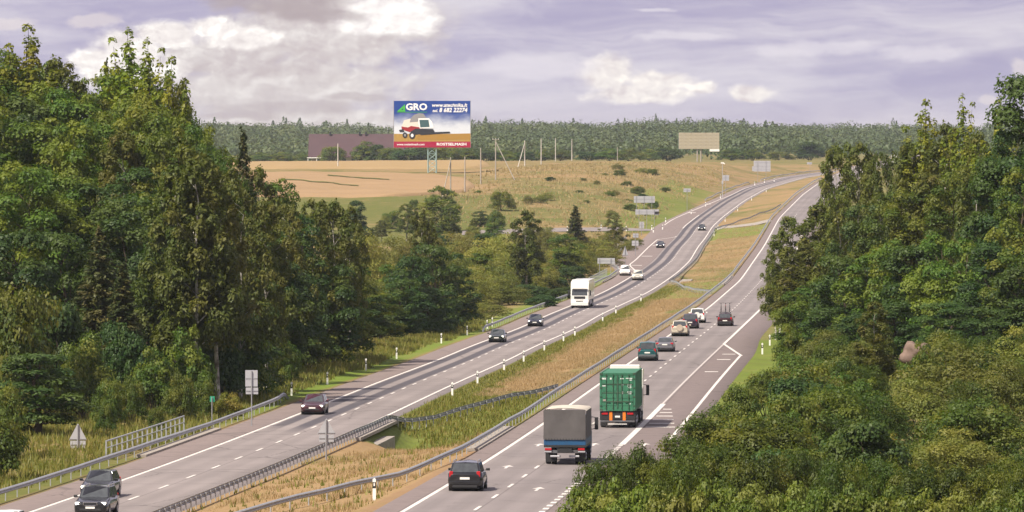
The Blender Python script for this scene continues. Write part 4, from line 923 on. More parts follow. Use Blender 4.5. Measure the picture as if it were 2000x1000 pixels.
field_mat('ripe_wheat', (0.265, 0.178, 0.096), (0.32, 0.215, 0.12)); field_mat('pale_wheat', (0.285, 0.198, 0.095), (0.325, 0.23, 0.118))
def field(outline, m, label, hgt=0.7, nx=60, ny=40):
    """outline: for a set of distances, left and right photo columns"""
    Ds = np.linspace(outline[0][0], outline[-1][0], ny); o = np.array(outline, float)
    a = np.interp(Ds, o[:, 0], o[:, 1]); b = np.interp(Ds, o[:, 0], o[:, 2]); t = np.linspace(0, 1, nx)
    PX = a[:, None] + (b - a)[:, None] * t[None, :]; Y = np.repeat(Ds[:, None], nx, 1); X = (PX - CX) * Y / F
    Z = ground_z(X.ravel(), Y.ravel()).reshape(X.shape)
    edge = np.ones_like(Z); edge[0] = edge[-1] = 0; edge[:, 0] = edge[:, -1] = 0
    Zt = Z + hgt * edge - 0.3 * (1 - edge)
    i = np.arange(nx * ny).reshape(ny, nx); Fc = np.stack([i[:-1, :-1], i[:-1, 1:], i[1:, 1:], i[1:, :-1]], -1).reshape(-1, 4)
    tag(link('wheat_field', mesh_np('wheat_field', np.column_stack([X.ravel(), Y.ravel(), Zt.ravel()]), Fc, [M[m]])), label, kind='structure')
field([(1606, 540, 700), (1612, 520, 800), (1625, 480, 868), (1645, 430, 915), (1690, 400, 931), (1740, 400, 915), (1775, 400, 860), (1790, 400, 780), (1797, 400, 600)], 'ripe_wheat', 'ripe wheat field sloping down in front of the large billboard')
field([(1885, 380, 900), (1900, 380, 935), (2050, 380, 960), (2300, 380, 945), (2420, 380, 930)], 'pale_wheat', 'pale golden wheat strip behind the large billboard')

def weed_strip(pts, w, label):
    V = []; m = len(pts)
    for (px, D) in pts:
        for s in (-w, w):
            x = (px - CX) * D / F; V.append((x, D + s, gz(x, D + s) + 0.86))
    tag(link('weed_strip', mesh_np('weed_strip', V, [(2 * i, 2 * i + 2, 2 * i + 3, 2 * i + 1) for i in range(m - 1)], [M['meadow']])), label, kind='structure')
weed_strip([(px, 1720 - (px - 550) * 0.36 + 3 * math.sin(px * 0.11)) for px in range(550, 705, 6)], 2.6, 'green weedy strip across the ripe wheat, lower one')
weed_strip([(px, 1752 - (px - 640) * 0.30) for px in range(640, 765, 12)], 3.0, 'green weedy strip across the ripe wheat, upper one')
# ------------------------------------------------------------------ crash barriers
def w_beam(s=1):
    """closed cross-section (across, up) of the folded beam"""
    f = [(0.0, 0.0), (0.03, 0.02), (0.08, 0.07), (0.08, 0.10), (0.02, 0.14), (0.02, 0.17), (0.08, 0.21), (0.08, 0.24), (0.03, 0.29), (0.0, 0.31)]
    return [(s * a, z) for a, z in f] + [(s * (a - 0.012), z) for a, z in reversed(f)]
def poly_path(pts):
    P = [Vector(p) for p in pts]; out = [P[0]]; L = [0.0]
    for a, b in zip(P[:-1], P[1:]): out.append(b); L.append(L[-1] + (b - a).length)
    return P, L
def along(P, L, d):
    d = min(max(d, 0), L[-1]); i = max(0, min(len(L) - 2, int(np.searchsorted(L, d) - 1)))
    t = (d - L[i]) / max(1e-6, L[i + 1] - L[i]); return P[i].lerp(P[i + 1], t), (P[i + 1] - P[i]).normalized()
POST_ME = {}
def post_mesh(h=1.05):
    k = round(h, 2)
    if k not in POST_ME:
        b = MB(); b.box((0, 0, h / 2 - 0.35), (0.10, 0.055, h)); b.box((0.0, 0.06, 0.52), (0.05, 0.10, 0.20)); POST_ME[k] = b.mesh('post', M['galvanised'])
    return POST_ME[k]
def barrier(pts, side, label, step=4.0, beams=(0.44,), max_posts=300, posts_until=None, ends=(True, True)):
    """pts on the ground; side = +1 if the traffic is on the left of the walking direction"""
    P, L = poly_path(pts); e = empty('crash_barrier', P[0]); o0 = P[0]
    tag(e, label, 'crash barrier', 'crash barriers along the motorway')
    n = max(2, int(L[-1] / 3)); ds = [L[-1] * i / n for i in range(n + 1)]
    for zb in beams:
        rings = []
        for d in ds:
            p, t = along(P, L, d); nrm = Vector((-t.y, t.x, 0)).normalized()
            dip = 0.0
            if ends[0]: dip = max(dip, 1 - d / 7.0)
            if ends[1]: dip = max(dip, 1 - (L[-1] - d) / 7.0)
            dip = max(0.0, dip); base = zb - 0.62 * dip * dip * (zb / 0.44)
            rings.append([tuple(p - o0 + nrm * (a + 0.09 * side) + Vector((0, 0, base + z))) for a, z in w_beam(side)])
        MB().loft(rings, True, False).build('beam', M['galvanised'], e)
    d = 1.0; c = 0; extra = MB()
    while d < L[-1] - 0.5:
        p, t = along(P, L, d)
        if c < max_posts and (posts_until is None or p.y < posts_until):
            o = link('post', post_mesh(), e); o.location = p - o0; o.rotation_euler = (0, 0, math.atan2(t.y, t.x) + (0 if side > 0 else math.pi)); c += 1
        else: extra.box(tuple(p - o0 + Vector((0, 0, 0.15))), (0.10, 0.06, 0.95), math.atan2(t.y, t.x))
        d += step
    if extra.v:
        tag(extra.build('far_posts', M['galvanised'], e), kind='stuff')
    return e
def rpts(r, f, D0, D1, step=6.0):
    out = []
    for D in np.linspace(D0, D1, max(2, int(abs(D1 - D0) / step))):
        (x, y, z), _ = on_road(r, D, float(f(D)) if callable(f) else f); out.append((x, y, gz(x, y) + 0.02))
    return out
barrier(rpts('L', lambda D: -7.1 - 0.5 * sst(485, 502, D), 230, 502), -1, 'crash barrier on the left verge passing the footbridge railing', 4.0, ends=(False, True))
barrier(rpts('L', lambda D: 4.85, 240, 452) + rpts('L', lambda D: 4.85 + (float(rx(505) - lx(505)) - 5.6 - 4.85) * (D - 452) / 53.0, 457, 503), 1, 'dark-backed crash barrier crossing the grass from the oncoming side near the concrete beam', 2.0, ends=(False, False))
barrier(rpts('R', lambda D: -5.6 - 9.5 * (1 - sst(285, 378, D)), 262, 2050), -1, 'long crash barrier running along the middle of the motorway', 4.0, posts_until=1000, ends=(False, True))
barrier(rpts('L', lambda D: -7.0, 735, 1085) + rpts('L', lambda D: -7.0 - 5.2 * sst(1085, 1190, D), 1092, 1330), -1, 'crash barrier left of the oncoming white lorry', 4.0)
barrier(rpts('L', lambda D: 4.85, 1015, 1480) + rpts('L', lambda D: 4.85 + (float(rx(1640) - lx(1640)) - 5.8 - 4.85) * (D - 1480) / 160.0, 1490, 1635), 1, 'far barrier beside the oncoming lanes that crosses the grass', 4.0, ends=(False, False))
a_, b_ = on_road('L', 1014, 5.0)[0], on_road('R', 905, -5.9)[0]
barrier([(a_[0] + (b_[0] - a_[0]) * t, a_[1] + (b_[1] - a_[1]) * t, gz(a_[0] + (b_[0] - a_[0]) * t, a_[1] + (b_[1] - a_[1]) * t) + 0.02) for t in np.linspace(0, 1, 20)], 1, 'short barrier linking both far barriers across the median', 4.0, ends=(False, False))
barrier(rpts('L', lambda D: float(l_left(D)) - 1.1, 1770, 2020), -1, 'distant barrier below the cutting slope, before the gravel track', 6.0)
barrier(rpts('L', lambda D: float(l_left(D)) - 1.1, 2085, 2560), -1, 'most distant barrier where the oncoming road comes over the rise', 6.0)
barrier(rpts('R', lambda D: 7.6, 735, 960), 1, 'barrier on the right verge vanishing behind the trees', 4.0)

# ------------------------------------------------------------------ footbridge railings and concrete beams of the little bridges
def railing(r, off, D0, D1, label, n):
    e = empty('railing', on_road(r, D0, off)[0]); o0 = e.location.copy(); tag(e, label, 'railing', 'railings of the little bridges')
    g = [Vector(on_road(r, D, off)[0]) - o0 for D in np.linspace(D0, D1, n)]
    top = MB()
    for zz in (1.05, 0.60):
        for a, b in zip(g[:-1], g[1:]): top.tube(a + Vector((0, 0, zz)), b + Vector((0, 0, zz)), 0.055 if zz > 1 else 0.035, None, 6)
    top.build('hand_rail', M['galvanised'], e)
    pm = None
    for p in g:
        if pm is None: pm = MB().box((0, 0, 0.35), (0.10, 0.10, 1.5)).mesh('railing_post', M['galvanised'])
        o = link('post', pm, e); o.location = p
    k = MB().box((0, 0, 0), (1, 1, 1))
railing('L', -8.6, 396, 437, 'grey bridge railing on the left verge by the meadow', 17)
railing('L', -8.3, 1010, 1075, 'far grey bridge railing left of the white van', 17)
railing('L', -14.0, 1320, 1400, 'low railing beside the junction near the dark oncoming car', 12)
def beam_along(r, off, D0, D1, w, h, z, name, label, m='concrete', cat='bridge beam'):
    P = [Vector(on_road(r, D, off)[0]) for D in np.linspace(D0, D1, 8)]; o0 = P[0].copy(); rings = []
    for i, p in enumerate(P):
        t = (P[min(i + 1, 7)] - P[max(i - 1, 0)]).normalized(); nn = Vector((t.y, -t.x, 0)); q = p - o0
        rings.append([tuple(q + nn * a + Vector((0, 0, b))) for a, b in ((-w / 2, z), (w / 2, z), (w / 2, z + h), (-w / 2, z + h))])
    o = MB().loft(rings, True, False).build(name, M[m]); o.location = o0; tag(o, label, cat); return o
beam_along('L', 5.75, 413, 441, 0.8, 1.0, -1.5, 'bridge_beam', 'concrete beam edge of the little bridge below the oncoming lanes')
beam_along('L', 5.0, 424, 460, 0.5, 0.22, -0.10, 'concrete_kerb', 'raised concrete kerb under the dark-backed barrier', cat='kerb')
beam_along('L', -6.6, 398, 440, 0.7, 0.20, -0.10, 'concrete_kerb', 'pale concrete kerb below the barrier by the left meadow', cat='kerb')
beam_along('R', -5.45, 386, 424, 0.8, 0.20, -0.10, 'concrete_kerb', 'pale concrete kerb in the median beside the tarpaulin lorry', cat='kerb')
beam_along('L', 6.2, 1030, 1062, 1.8, 0.9, -1.35, 'bridge_beam', 'concrete beam edge of the far little bridge in the median')
beam_along('R', -5.4, 975, 1035, 0.7, 0.2, -0.10, 'concrete_kerb', 'pale kerb beside the far median barrier', cat='kerb')
beam_along('L', -6.7, 1025, 1085, 0.5, 0.2, -0.10, 'concrete_kerb', 'pale kerb beside the far white van', cat='kerb')
tr_ = [(float(lx(D)) + 4.6 + (float(rx(D)) - 5.2 - float(lx(D)) - 4.6) * t, D) for D, t in ((1500, 0), (1500, 0.35), (1502, 0.7), (1504, 1.0))]
V_ = []
for x, y in tr_:
    for s in (-7, 7): V_.append((x, y + s, gz(x, y + s) + 0.06 + (0.25 if s > 0 else 0)))
tag(link('crossing_path', mesh_np('crossing_path', V_, [(2 * i, 2 * i + 2, 2 * i + 3, 2 * i + 1) for i in range(3)], [M['concrete']])), 'paved crossing of the median before the far bend', kind='structure')

# ------------------------------------------------------------------ guide posts
def make_guide_post():
    e = empty('guide_post'); tri = [(-0.075, -0.06), (0.075, -0.06), (0.03, 0.07), (-0.03, 0.07)]
    def seg(z0, z1, m, nm, par, g=0.0):
        P = [(x * (1 + g), y * (1 + g)) for x, y in tri]; return MB().prism(P, 'z', z0, z1).build(nm, M[m], par)
    seg(-0.2, 1.08, 'white_plastic', 'post', e); seg(0.62, 0.93, 'black_band', 'black_band', e, 0.06)
    MB().box((0, -0.068, 0.81), (0.06, 0.01, 0.15)).build('reflector', M['white_plastic'], e)
    MB().prism([(-0.07, 0.0), (0.07, 0.0), (0.0, 0.07)], 'y', -0.06, 0.05).build('cap', M['white_plastic'], e).location = (0, 0, 1.08)
    return e
GP = make_guide_post(); gp_used = [False]
def guide_post(r, D, off, label, sc=1.0):
    (x, y, z), t = on_road(r, D, off); o = GP if not gp_used[0] else copy_tree(GP); gp_used[0] = True
    o.location = (x, y, gz(x, y)); o.rotation_euler = (0, 0, -t); o.scale = (1.1 * sc, 1.1 * sc, sc); tag(o, label, 'guide post', 'white guide posts with black bands')
def D_of(r, py, off=0.0):
    Ds = np.linspace(250, 2500, 2251); X, Z, T = ROADS[r]; ys = HY + F * (CAMZ - np.interp(Ds, DD, Z)) / Ds
    return float(np.interp(-py, -ys, Ds))
for (py, lab) in [(773, 'guide post at the end of the left crash barrier'), (748, 'second guide post beyond the end of the left barrier'), (722, 'third guide post along the left verge'), (701, 'fourth guide post along the left verge'), (669, 'fifth guide post along the left verge, near the two dark cars'), (652, 'guide post two before the far barrier starts'), (638, 'guide post one before the far barrier starts'), (634, 'guide post at the start of the far left barrier')]:
    guide_post('L', D_of('L', py), -7.9, lab)
for (py, lab) in [(770, 'guide post in the median just beyond the crossing barrier'), (746, 'second median guide post beyond the crossing barrier'), (722, 'third median guide post'), (704, 'fourth median guide post'), (683, 'fifth median guide post'), (665, 'sixth median guide post'), (655, 'seventh median guide post'), (627, 'median guide post opposite the white lorry'), (612, 'median guide post beyond the white lorry'), (588, 'last median guide post before the linking barrier')]:
    guide_post('L', D_of('L', py), 5.2, lab)
for D, lab in ((1490, 'far median guide post beside the paved crossing'), (1440, 'far median guide post before the paved crossing'), (1570, 'far median guide post past the crossing'), (1680, 'far median guide post in the bend'), (1780, 'second far median guide post in the bend'), (1880, 'third far median guide post in the bend')):
    guide_post('L', D, 5.3, lab)
for (py, lab) in [(690, 'guide post on the right verge at the bay corner'), (672, 'second guide post on the right verge'), (658, 'third guide post on the right verge'), (648, 'fourth guide post on the right verge'), (634, 'guide post where the right barrier begins')]:
    guide_post('R', D_of('R', py), 8.3, lab)
guide_post('R', 327, -6.6, 'nearest guide post, in the dry grass beside the black estate car', 1.05)
for (px, D, lab) in [(1174, 1487, 'guide post on the side road, near the conical tree'), (1223, 1479, 'guide post on the side road beside the small round tree'), (1273, 1489, 'guide post on the junction island, left'), (1294, 1492, 'guide post on the junction island, right'), (1276, 1470, 'guide post at the corner of the junction'), (1300, 1560, 'guide post on the verge beyond the junction'), (1350, 1650, 'guide post below the small far sign'), (1378, 1720, 'guide post between small far sign and camera pole'),
                     (1407, 1800, 'guide post at the foot of the camera pole'), (1474, 1990, 'guide post below the big far sign'), (1493, 2040, 'guide post right below the big far sign'), (1512, 2070, 'guide post right of the big far sign'), (1108, 1476, 'guide post on the side road above the willows')]:
    p = at(px, D); o = copy_tree(GP); o.location = p; o.rotation_euler = (0, 0, 0); o.scale = (1.6, 1.6, 1.1); tag(o, lab, 'guide post', 'white guide posts with black bands')

# ------------------------------------------------------------------ road signs (seen from behind)
def sign(px, D, parts, label, posts=(0.0,), cat='road sign', zbase=None, pw=0.05, ry=0.0):
    """parts: (shape, photo x0, y0, x1, y1) in photo px -> plates at the sign's distance"""
    p = at(px, D); e = empty('road_sign', p, ry); tag(e, label, cat, 'road signs seen from behind'); s = D / F
    top = 0
    for (shape, x0, y0, x1, y1) in parts:
        a, b, t, u = (x0 - px) * s, (x1 - px) * s, (HY - y0) * s + CAMZ - p.z, (HY - y1) * s + CAMZ - p.z
        poly = [(a, u), (b, u), (b, t), (a, t)] if shape == 'rect' else [(a, u), (b, u), (b, u + 0.04), ((a + b) / 2 + 0.03, t), ((a + b) / 2 - 0.03, t), (a, u + 0.04)]
        mt = M['sign_back'] if shape != 'green' else M['sign_green']
        if shape == 'green': poly = [(a, u), (b, u), (b, t), (a, t)]
        pl = MB().prism(poly, 'y', 0.06, 0.085).build('plate', mt, e)
        if shape != 'green':
            w = b - a; n = max(1, int((t - u) / 0.9)) if shape == 'rect' else 1
            for i in range(n):
                zz = u + (t - u) * (i + 0.5) / n if shape == 'rect' else u + 0.08
                MB().box(((a + b) / 2, 0.045, zz), (w * 0.96, 0.03, 0.05)).build('bracket', M['sign_post'], e)
            if w > 4:
                for i in range(1, 4): MB().box((a + w * i / 4, 0.058, (t + u) / 2), (0.02, 0.005, (t - u) * 0.98)).build('panel_joint', M['sign_post'], e)
        top = max(top, t)
    for x in posts:
        MB().tube((x * s, 0, -0.5), (x * s, 0, top - 0.05), pw, None, 8).build('post', M['sign_post'], e)
    return e
mat('sign_green', (0.02, 0.30, 0.17), 0.5)
mat('sign_blue', (0.03, 0.16, 0.42), 0.5)
sign(152, 409, [('tri', 135, 828, 169, 860), ('rect', 137, 861, 167, 876)], 'triangular warning sign with a plate below, seen from behind, by the left meadow')
sign(637, 396, [('tri', 620, 818, 655, 848), ('rect', 623, 849, 652, 863)], 'triangular warning sign with a plate below, seen from behind, in the median')
sign(492, 446, [('rect', 479, 723, 503, 755), ('rect', 480, 757, 504, 770)], 'tall blank grey sign back behind the left barrier', (-0.5,), pw=0.045)
sign(414, 441, [('green', 410, 774, 419, 785)], 'small green kilometre sign on a post by the left barrier', pw=0.035)
sign(1184, 1075, [('rect', 1167, 504, 1201, 515)], 'wide blank sign back on two posts behind the far railing', (-13, 9))
sign(1221, 1150, [('tri', 1215, 481, 1227, 499)], 'far triangular sign back beside the barrier')
sign(1241, 1240, [('rect', 1236, 456, 1247, 464), ('rect', 1234, 470, 1247, 480)], 'two stacked sign backs by the junction railing')
sign(1253, 1450, [('rect', 1249, 433, 1258, 446)], 'small upright sign back on the junction island')
sign(1258, 1560, [('rect', 1238, 383, 1279, 396)], 'upper wide sign back above the junction', (-15, 0, 15))
sign(1263, 1500, [('rect', 1241, 409, 1287, 419), ('rect', 1279, 413, 1287, 420)], 'lower wide sign back above the junction', (-15, 0, 15))
sign(1342, 1670, [('rect', 1335, 368, 1349, 375)], 'little sign back on the verge left of the camera pole')
sign(1417, 1830, [('rect', 1411, 342, 1424, 353)], 'small sign back right beside the camera pole')
sign(1488, 2010, [('rect', 1472, 314, 1505, 335), ('rect', 1469, 325, 1472, 334)], 'big grid-like sign back beside the far bend', (-8, 8))
sign(1582, 2330, [('rect', 1576, 317, 1586, 321)], 'tiny sign back at the top of the rise')
def blue_sign():
    p = at(1538, 700); e = empty('road_sign', p); s = 700 / F
    tag(e, 'blue sign half hidden by birch leaves on the right verge', 'road sign', 'road signs')
    MB().tube((0, 0, -0.3), (0, 0, 4.0), 0.05, None, 8).build('post', M['sign_post'], e)
    for z in (3.55, 2.5): MB().box((0, -0.07, z), (0.75, 0.03, 0.62)).build('plate', M['sign_blue'], e)
blue_sign()
def camera_pole():
    p = at(1411, 1805); e = empty('camera_pole', p); tag(e, 'thin white pole with a camera head beside the far bend', 'pole')
    h = CAMZ - (319 - HY) * 1805 / F - p.z
    MB().tube((0, 0, -0.4), (0, 0, h), 0.10, 0.07, 8).build('pole', M['sign_back'], e)
    b = MB(); b.box((0, 0, h + 0.1), (0.9, 0.35, 0.35)); b.box((0.55, -0.1, h - 0.1), (0.35, 0.5, 0.3)); b.build('camera_head', M['white_plastic'], e, 0.03)
    MB().box((0, -0.2, h * 0.45), (0.5, 0.3, 0.9)).build('control_box', M['sign_back'], e)
camera_pole()

# ------------------------------------------------------------------ power-line poles on the plateau
def pole(px, py, ptop, D, label, m='concrete_pole', stays=(), arm=False, lean=0.0):
    p = at(px, D); s = D / F; h = CAMZ - (ptop - HY) * s - p.z; e = empty('utility_pole', p); tag(e, label, 'utility pole', 'poles of the power line')
    MB().tube((0, 0, -0.5), (lean * h, 0, h), 0.20, 0.14, 8).build('pole', M[m], e)
    for sx in stays:
        q = at(px + sx, D - 3); b = MB(); d = q - p; b.tube((d.x, d.y, d.z - 0.3), (0, 0, h * 0.93), 0.14, 0.10, 8); b.build('stay', M[m], e)
    if arm:
        a = MB(); a.box((0, 0, h - 0.25), (2.0, 0.1, 0.12)); a.build('cross_arm', M['wood_pole'], e)
    for x in ((-0.8, 0, 0.8) if arm else (0,)):
        MB().tube((lean * h + x, 0, h - 0.2), (lean * h + x, 0, h + 0.18), 0.06, 0.04, 6).build('insulator', M['white_plastic'], e)
pole(660, 332, 281, 1900, 'lone pale pole in the golden strip, before the big brown roof')
pole(880, 392, 308, 1600, 'pole with a slanting stay at the edge of the wheat field', 'wood_pole', (-17,))
pole(908, 376, 307, 1640, 'plain grey pole right of the one with the slanting stay', 'wood_pole')
pole(939, 360, 290, 1700, 'plain pole halfway up the bank behind the wheat corner', 'wood_pole')
pole(968, 352, 271, 1740, 'pole with cross arm and a stay reaching down to the right', 'wood_pole', (38,), True)
pole(1025, 330, 275, 1950, 'pale pole with a stay leaning to the left on the plateau', 'concrete_pole', (-15,))
pole(1057, 325, 271, 2050, 'thick pale pole third from the right on the plateau')
pole(1085, 316, 270, 2350, 'pale pole second from the right on the plateau')
pole(1117, 314, 272, 2500, 'pale pole farthest right on the plateau')
pole(1206, 313, 288, 2700, 'thin faint mast on the plateau near the blank billboard', 'wood_pole')

# ------------------------------------------------------------------ billboards
def text_mesh(s, size, m, shear=0.0, bold=0.0, sx=1.0):
    c = bpy.data.curves.new('lettering', 'FONT'); c.body = s; c.size = size; c.shear = shear; c.offset = bold; c.resolution_u = 2; c.extrude = 0.004
    o = bpy.data.objects.new('lettering', c); me = bpy.data.meshes.new_from_object(o); bpy.data.objects.remove(o); bpy.data.curves.remove(c)
    me.materials.clear(); me.materials.append(M[m])
    co = np.empty(len(me.vertices) * 3, np.float32); me.vertices.foreach_get('co', co); co = co.reshape(-1, 3)
    return me, co
def big_billboard():
    D = 1812.0; s = D / F; px, pyb = 844, 288; p = at(px, D); e = empty('billboard', p)
    tag(e, 'large colour billboard with a harvester and the word AGRO on a lattice mast', 'billboard')
    W = lambda x: (x - px) * s
    Zp = lambda y: CAMZ - (y - HY) * s - p.z
    # print: blue sky with clouds down to a straw-yellow field (flat print on the panel)
    m = bpy.data.materials.new('billboard_print'); m.use_nodes = True; k = NT(m.node_tree); pb = m.node_tree.nodes['Principled BSDF']
    tc = k.node('ShaderNodeTexCoord'); g = k.xyz(tc.outputs['Generated'])
    n = k.noise(k.comb(k.math('MULTIPLY', g[0], 2.2), k.math('MULTIPLY', g[2], 2.6), 0.0), 2.0, 5, 0.6)
    up = k.math('ADD', g[2], k.math('MULTIPLY', k.math('SUBTRACT', n, 0.5), 0.35))
    col = k.mix(k.smooth(up, 0.38, 0.78), (0.62, 0.67, 0.74), (0.003, 0.045, 0.27))
    straw = k.mix(k.noise(k.comb(k.math('MULTIPLY', g[0], 40), k.math('MULTIPLY', g[2], 6), 0.0), 1.0, 3, 0.6), (0.30, 0.165, 0.025), (0.50, 0.33, 0.085))
    col = k.mix(k.smooth(g[2], 0.285, 0.30, 1.0, 0.0), col, straw)
    k.l.new(col, pb.inputs['Base Color']); pb.inputs['Roughness'].default_value = 0.5; M['billboard_print'] = m
    MB().box((0, 0, (Zp(197) + Zp(288)) / 2), (W(919) - W(769), 0.35, Zp(197) - Zp(288))).build('panel', m, e)
    mat('print_red', (0.34, 0.004, 0.045), 0.5); mat('print_white', (0.85, 0.85, 0.85), 0.5); mat('print_green', (0.05, 0.42, 0.05), 0.5); mat('print_grey', (0.26, 0.26, 0.27), 0.5)
    mat('print_dark', (0.02, 0.022, 0.03), 0.5); mat('print_cream', (0.70, 0.66, 0.58), 0.5); mat('print_straw', (0.36, 0.20, 0.03), 0.6); mat('mast_green', (0.30, 0.42, 0.40), 0.5, 0.3)
    mat('print_crimson', (0.30, 0.008, 0.014), 0.5); mat('print_glass', (0.05, 0.11, 0.12), 0.4)
    y0 = -0.18
    def poly(name, pts, mm, lift):
        b = MB(); b.prism([(W(x), Zp(y)) for x, y in reversed(pts)], 'y', y0 - 0.012 * lift - 0.01, y0 - 0.012 * lift); return b.build(name, M[mm], e)
    poly('red_band', [(769, 276.5), (919, 276.5), (919, 288), (769, 288)], 'print_red', 1)
    poly('standing_straw', [(818, 262), (830, 264), (850, 262), (919, 260.5), (919, 272), (860, 273), (812, 272)], 'print_straw', 1)
    # harvester
    poly('harvester_hull', [(785, 246), (789, 235), (800, 232), (830, 234), (830, 250), (800, 257), (786, 255)], 'print_cream', 2)
    poly('harvester_stripe', [(784, 247), (797, 249), (803, 246), (822, 249), (830, 249), (816, 256), (800, 258), (785, 253)], 'print_crimson', 3)
    poly('harvester_hood', [(800, 239), (803, 230), (809, 224), (818, 221), (827, 222), (832, 229), (833, 234), (814, 238)], 'print_grey', 3)
    poly('harvester_cab', [(817, 231), (838, 231), (844, 238), (847, 250), (820, 251), (817, 240)], 'print_white', 4)
    poly('harvester_window', [(819, 234), (837, 234), (839, 248), (821, 249)], 'print_glass', 5)
    poly('harvester_underside', [(802, 257), (812, 251), (846, 252), (850, 259), (820, 262), (806, 264)], 'print_dark', 4)
    poly('harvester_reel', [(818, 261), (848, 258), (878, 257), (880, 260), (850, 262), (822, 264)], 'print_dark', 5)
    poly('harvester_chaff_pipe', [(779, 254), (788, 252), (790, 258), (781, 258)], 'print_dark', 4)
    for (cx, cy, r) in ((791, 264, 5.5), (805, 264.5, 7.0)):
        poly('harvester_wheel', [(cx + r * math.cos(a) * 0.85, cy + r * math.sin(a)) for a in np.linspace(0, 2 * math.pi, 17)[:-1]], 'print_dark', 6)
        poly('harvester_rim', [(cx + r * 0.45 * math.cos(a) * 0.85, cy + r * 0.5 * math.sin(a)) for a in np.linspace(0, 2 * math.pi, 13)[:-1]], 'print_grey' if cx < 800 else 'print_white', 7)
    poly('green_letter', [(775, 218), (791, 203.5), (791.5, 218), (787.5, 218), (787.3, 211.5), (783.5, 215), (787.4, 215), (787.5, 218)], 'print_green', 3)
    poly('green_rule', [(776, 218.6), (834, 218.6), (834, 219.4), (776, 219.4)], 'print_green', 3)
    def words(txt, x0, x1, ybase, cap, mm, shear=0.0, bold=0.0, lift=4):
        me, co = text_mesh(txt, 1.0, mm, shear, bold)
        a, b = co[:, 0].min(), co[:, 0].max(); sc = (W(x1) - W(x0)) / (b - a); capz = cap * s / 0.70
        me.vertices.foreach_set('co', np.column_stack([W(x0) + (co[:, 0] - a) * sc, np.full(len(co), y0 - 0.012 * lift) - co[:, 2], Zp(ybase) + co[:, 1] * capz]).astype(np.float32).ravel()); me.update()
        link('lettering', me, e)
    words('GRO', 792.5, 834.5, 214.6, 12.5, 'print_white', 0.0, 0.035)
    words('www.atechnika.lt', 844, 913, 208.5, 6.8, 'print_white', 0.25, 0.025)
    words('tel.', 845, 855, 218.8, 5.6, 'print_white', 0.25, 0.02); words('8 682 22274', 858, 913, 218.8, 8.2, 'print_white', 0.2, 0.03)
    words('www.rostselmash.com', 775, 829, 283.8, 4.0, 'print_white', 0.0, 0.015); words('ROSTSELMASH', 853, 911, 284.0, 5.0, 'print_white', 0.0, 0.03)
    # frame, lamps and mast
    fr = MB()
    for x in (769, 919): fr.box((W(x), 0.05, (Zp(197) + Zp(288)) / 2), (0.14, 0.50, Zp(197) - Zp(288) + 0.3))
    fr.build('frame', M['sign_post'], e)
    for x in (798, 822, 847, 872, 896): MB().tube((W(x), 0, Zp(197)), (W(x), -0.8, Zp(195)), 0.05, None, 6).build('lamp_arm', M['sign_post'], e)
    mast = [W(836), W(852)]
    for x in mast:
        for y in (0.0, 2.0): MB().tube((x, y + 0.3, -0.6), (x, y + 0.3, Zp(200)), 0.19, None, 6).build('mast_leg', M['mast_green'], e)
    zt = Zp(288); n = 4
    for i in range(n):
        za, zb = zt * i / n, zt * (i + 1) / n
        for y in (0.3, 2.3):
            b = MB(); b.tube((mast[0], y, za), (mast[1], y, zb), 0.07, None, 5); b.tube((mast[1], y, za), (mast[0], y, zb), 0.07, None, 5); b.tube((mast[0], y, zb), (mast[1], y, zb), 0.07, None, 5); b.build('lattice_brace', M['mast_green'], e)
big_billboard()
def blank_billboard():
    D = 2450.0; s = D / F; px = 1365; p = at(px, D); e = empty('billboard', p); tag(e, 'blank cream billboard standing on the far cutting edge', 'billboard')
    W = lambda x: (x - px) * s
    Zp = lambda y: CAMZ - (y - HY) * s - p.z
    mat('cream_panel', (0.42, 0.38, 0.28), 0.7, 0, 0.3, (0.9, 0.5, (0.30, 0.265, 0.19)))
    nx, nz = 8, 5; base = MB().box((0, 0.1, (Zp(259) + Zp(291)) / 2), (W(1405) - W(1326), 0.25, Zp(259) - Zp(291))); base.build('backing', M['sign_post'], e)
    pw, ph = (W(1405) - W(1326)) / nx, (Zp(259) - Zp(291)) / nz; pm = MB().box((0, 0, 0), (pw * 0.985, 0.08, ph * 0.975)).mesh('panel', M['cream_panel'])
    for i in range(nx):
        for j in range(nz):
            o = link('panel', pm, e); o.location = (W(1326) + pw * (i + 0.5), -0.08, Zp(291) + ph * (j + 0.5)); o.rotation_euler = (R.uniform(-.012, .012), 0, R.uniform(-.02, .02))
    MB().box((W(1395.5), -0.05, Zp(293.5)), (W(1405) - W(1386), 0.2, 0.95)).build('name_plate', M['white_plastic'], e)
    for x in (1362, 1369): MB().tube((W(x), 0.5, -0.6), (W(x), 0.5, Zp(270)), 0.25, None, 8).build('mast_leg', M['wood_pole'], e)
    for x in (1336, 1349, 1376, 1390): MB().tube((W(x), 0, Zp(259)), (W(x), -0.7, Zp(257.5)), 0.06, None, 6).build('lamp_arm', M['sign_post'], e)
blank_billboard()

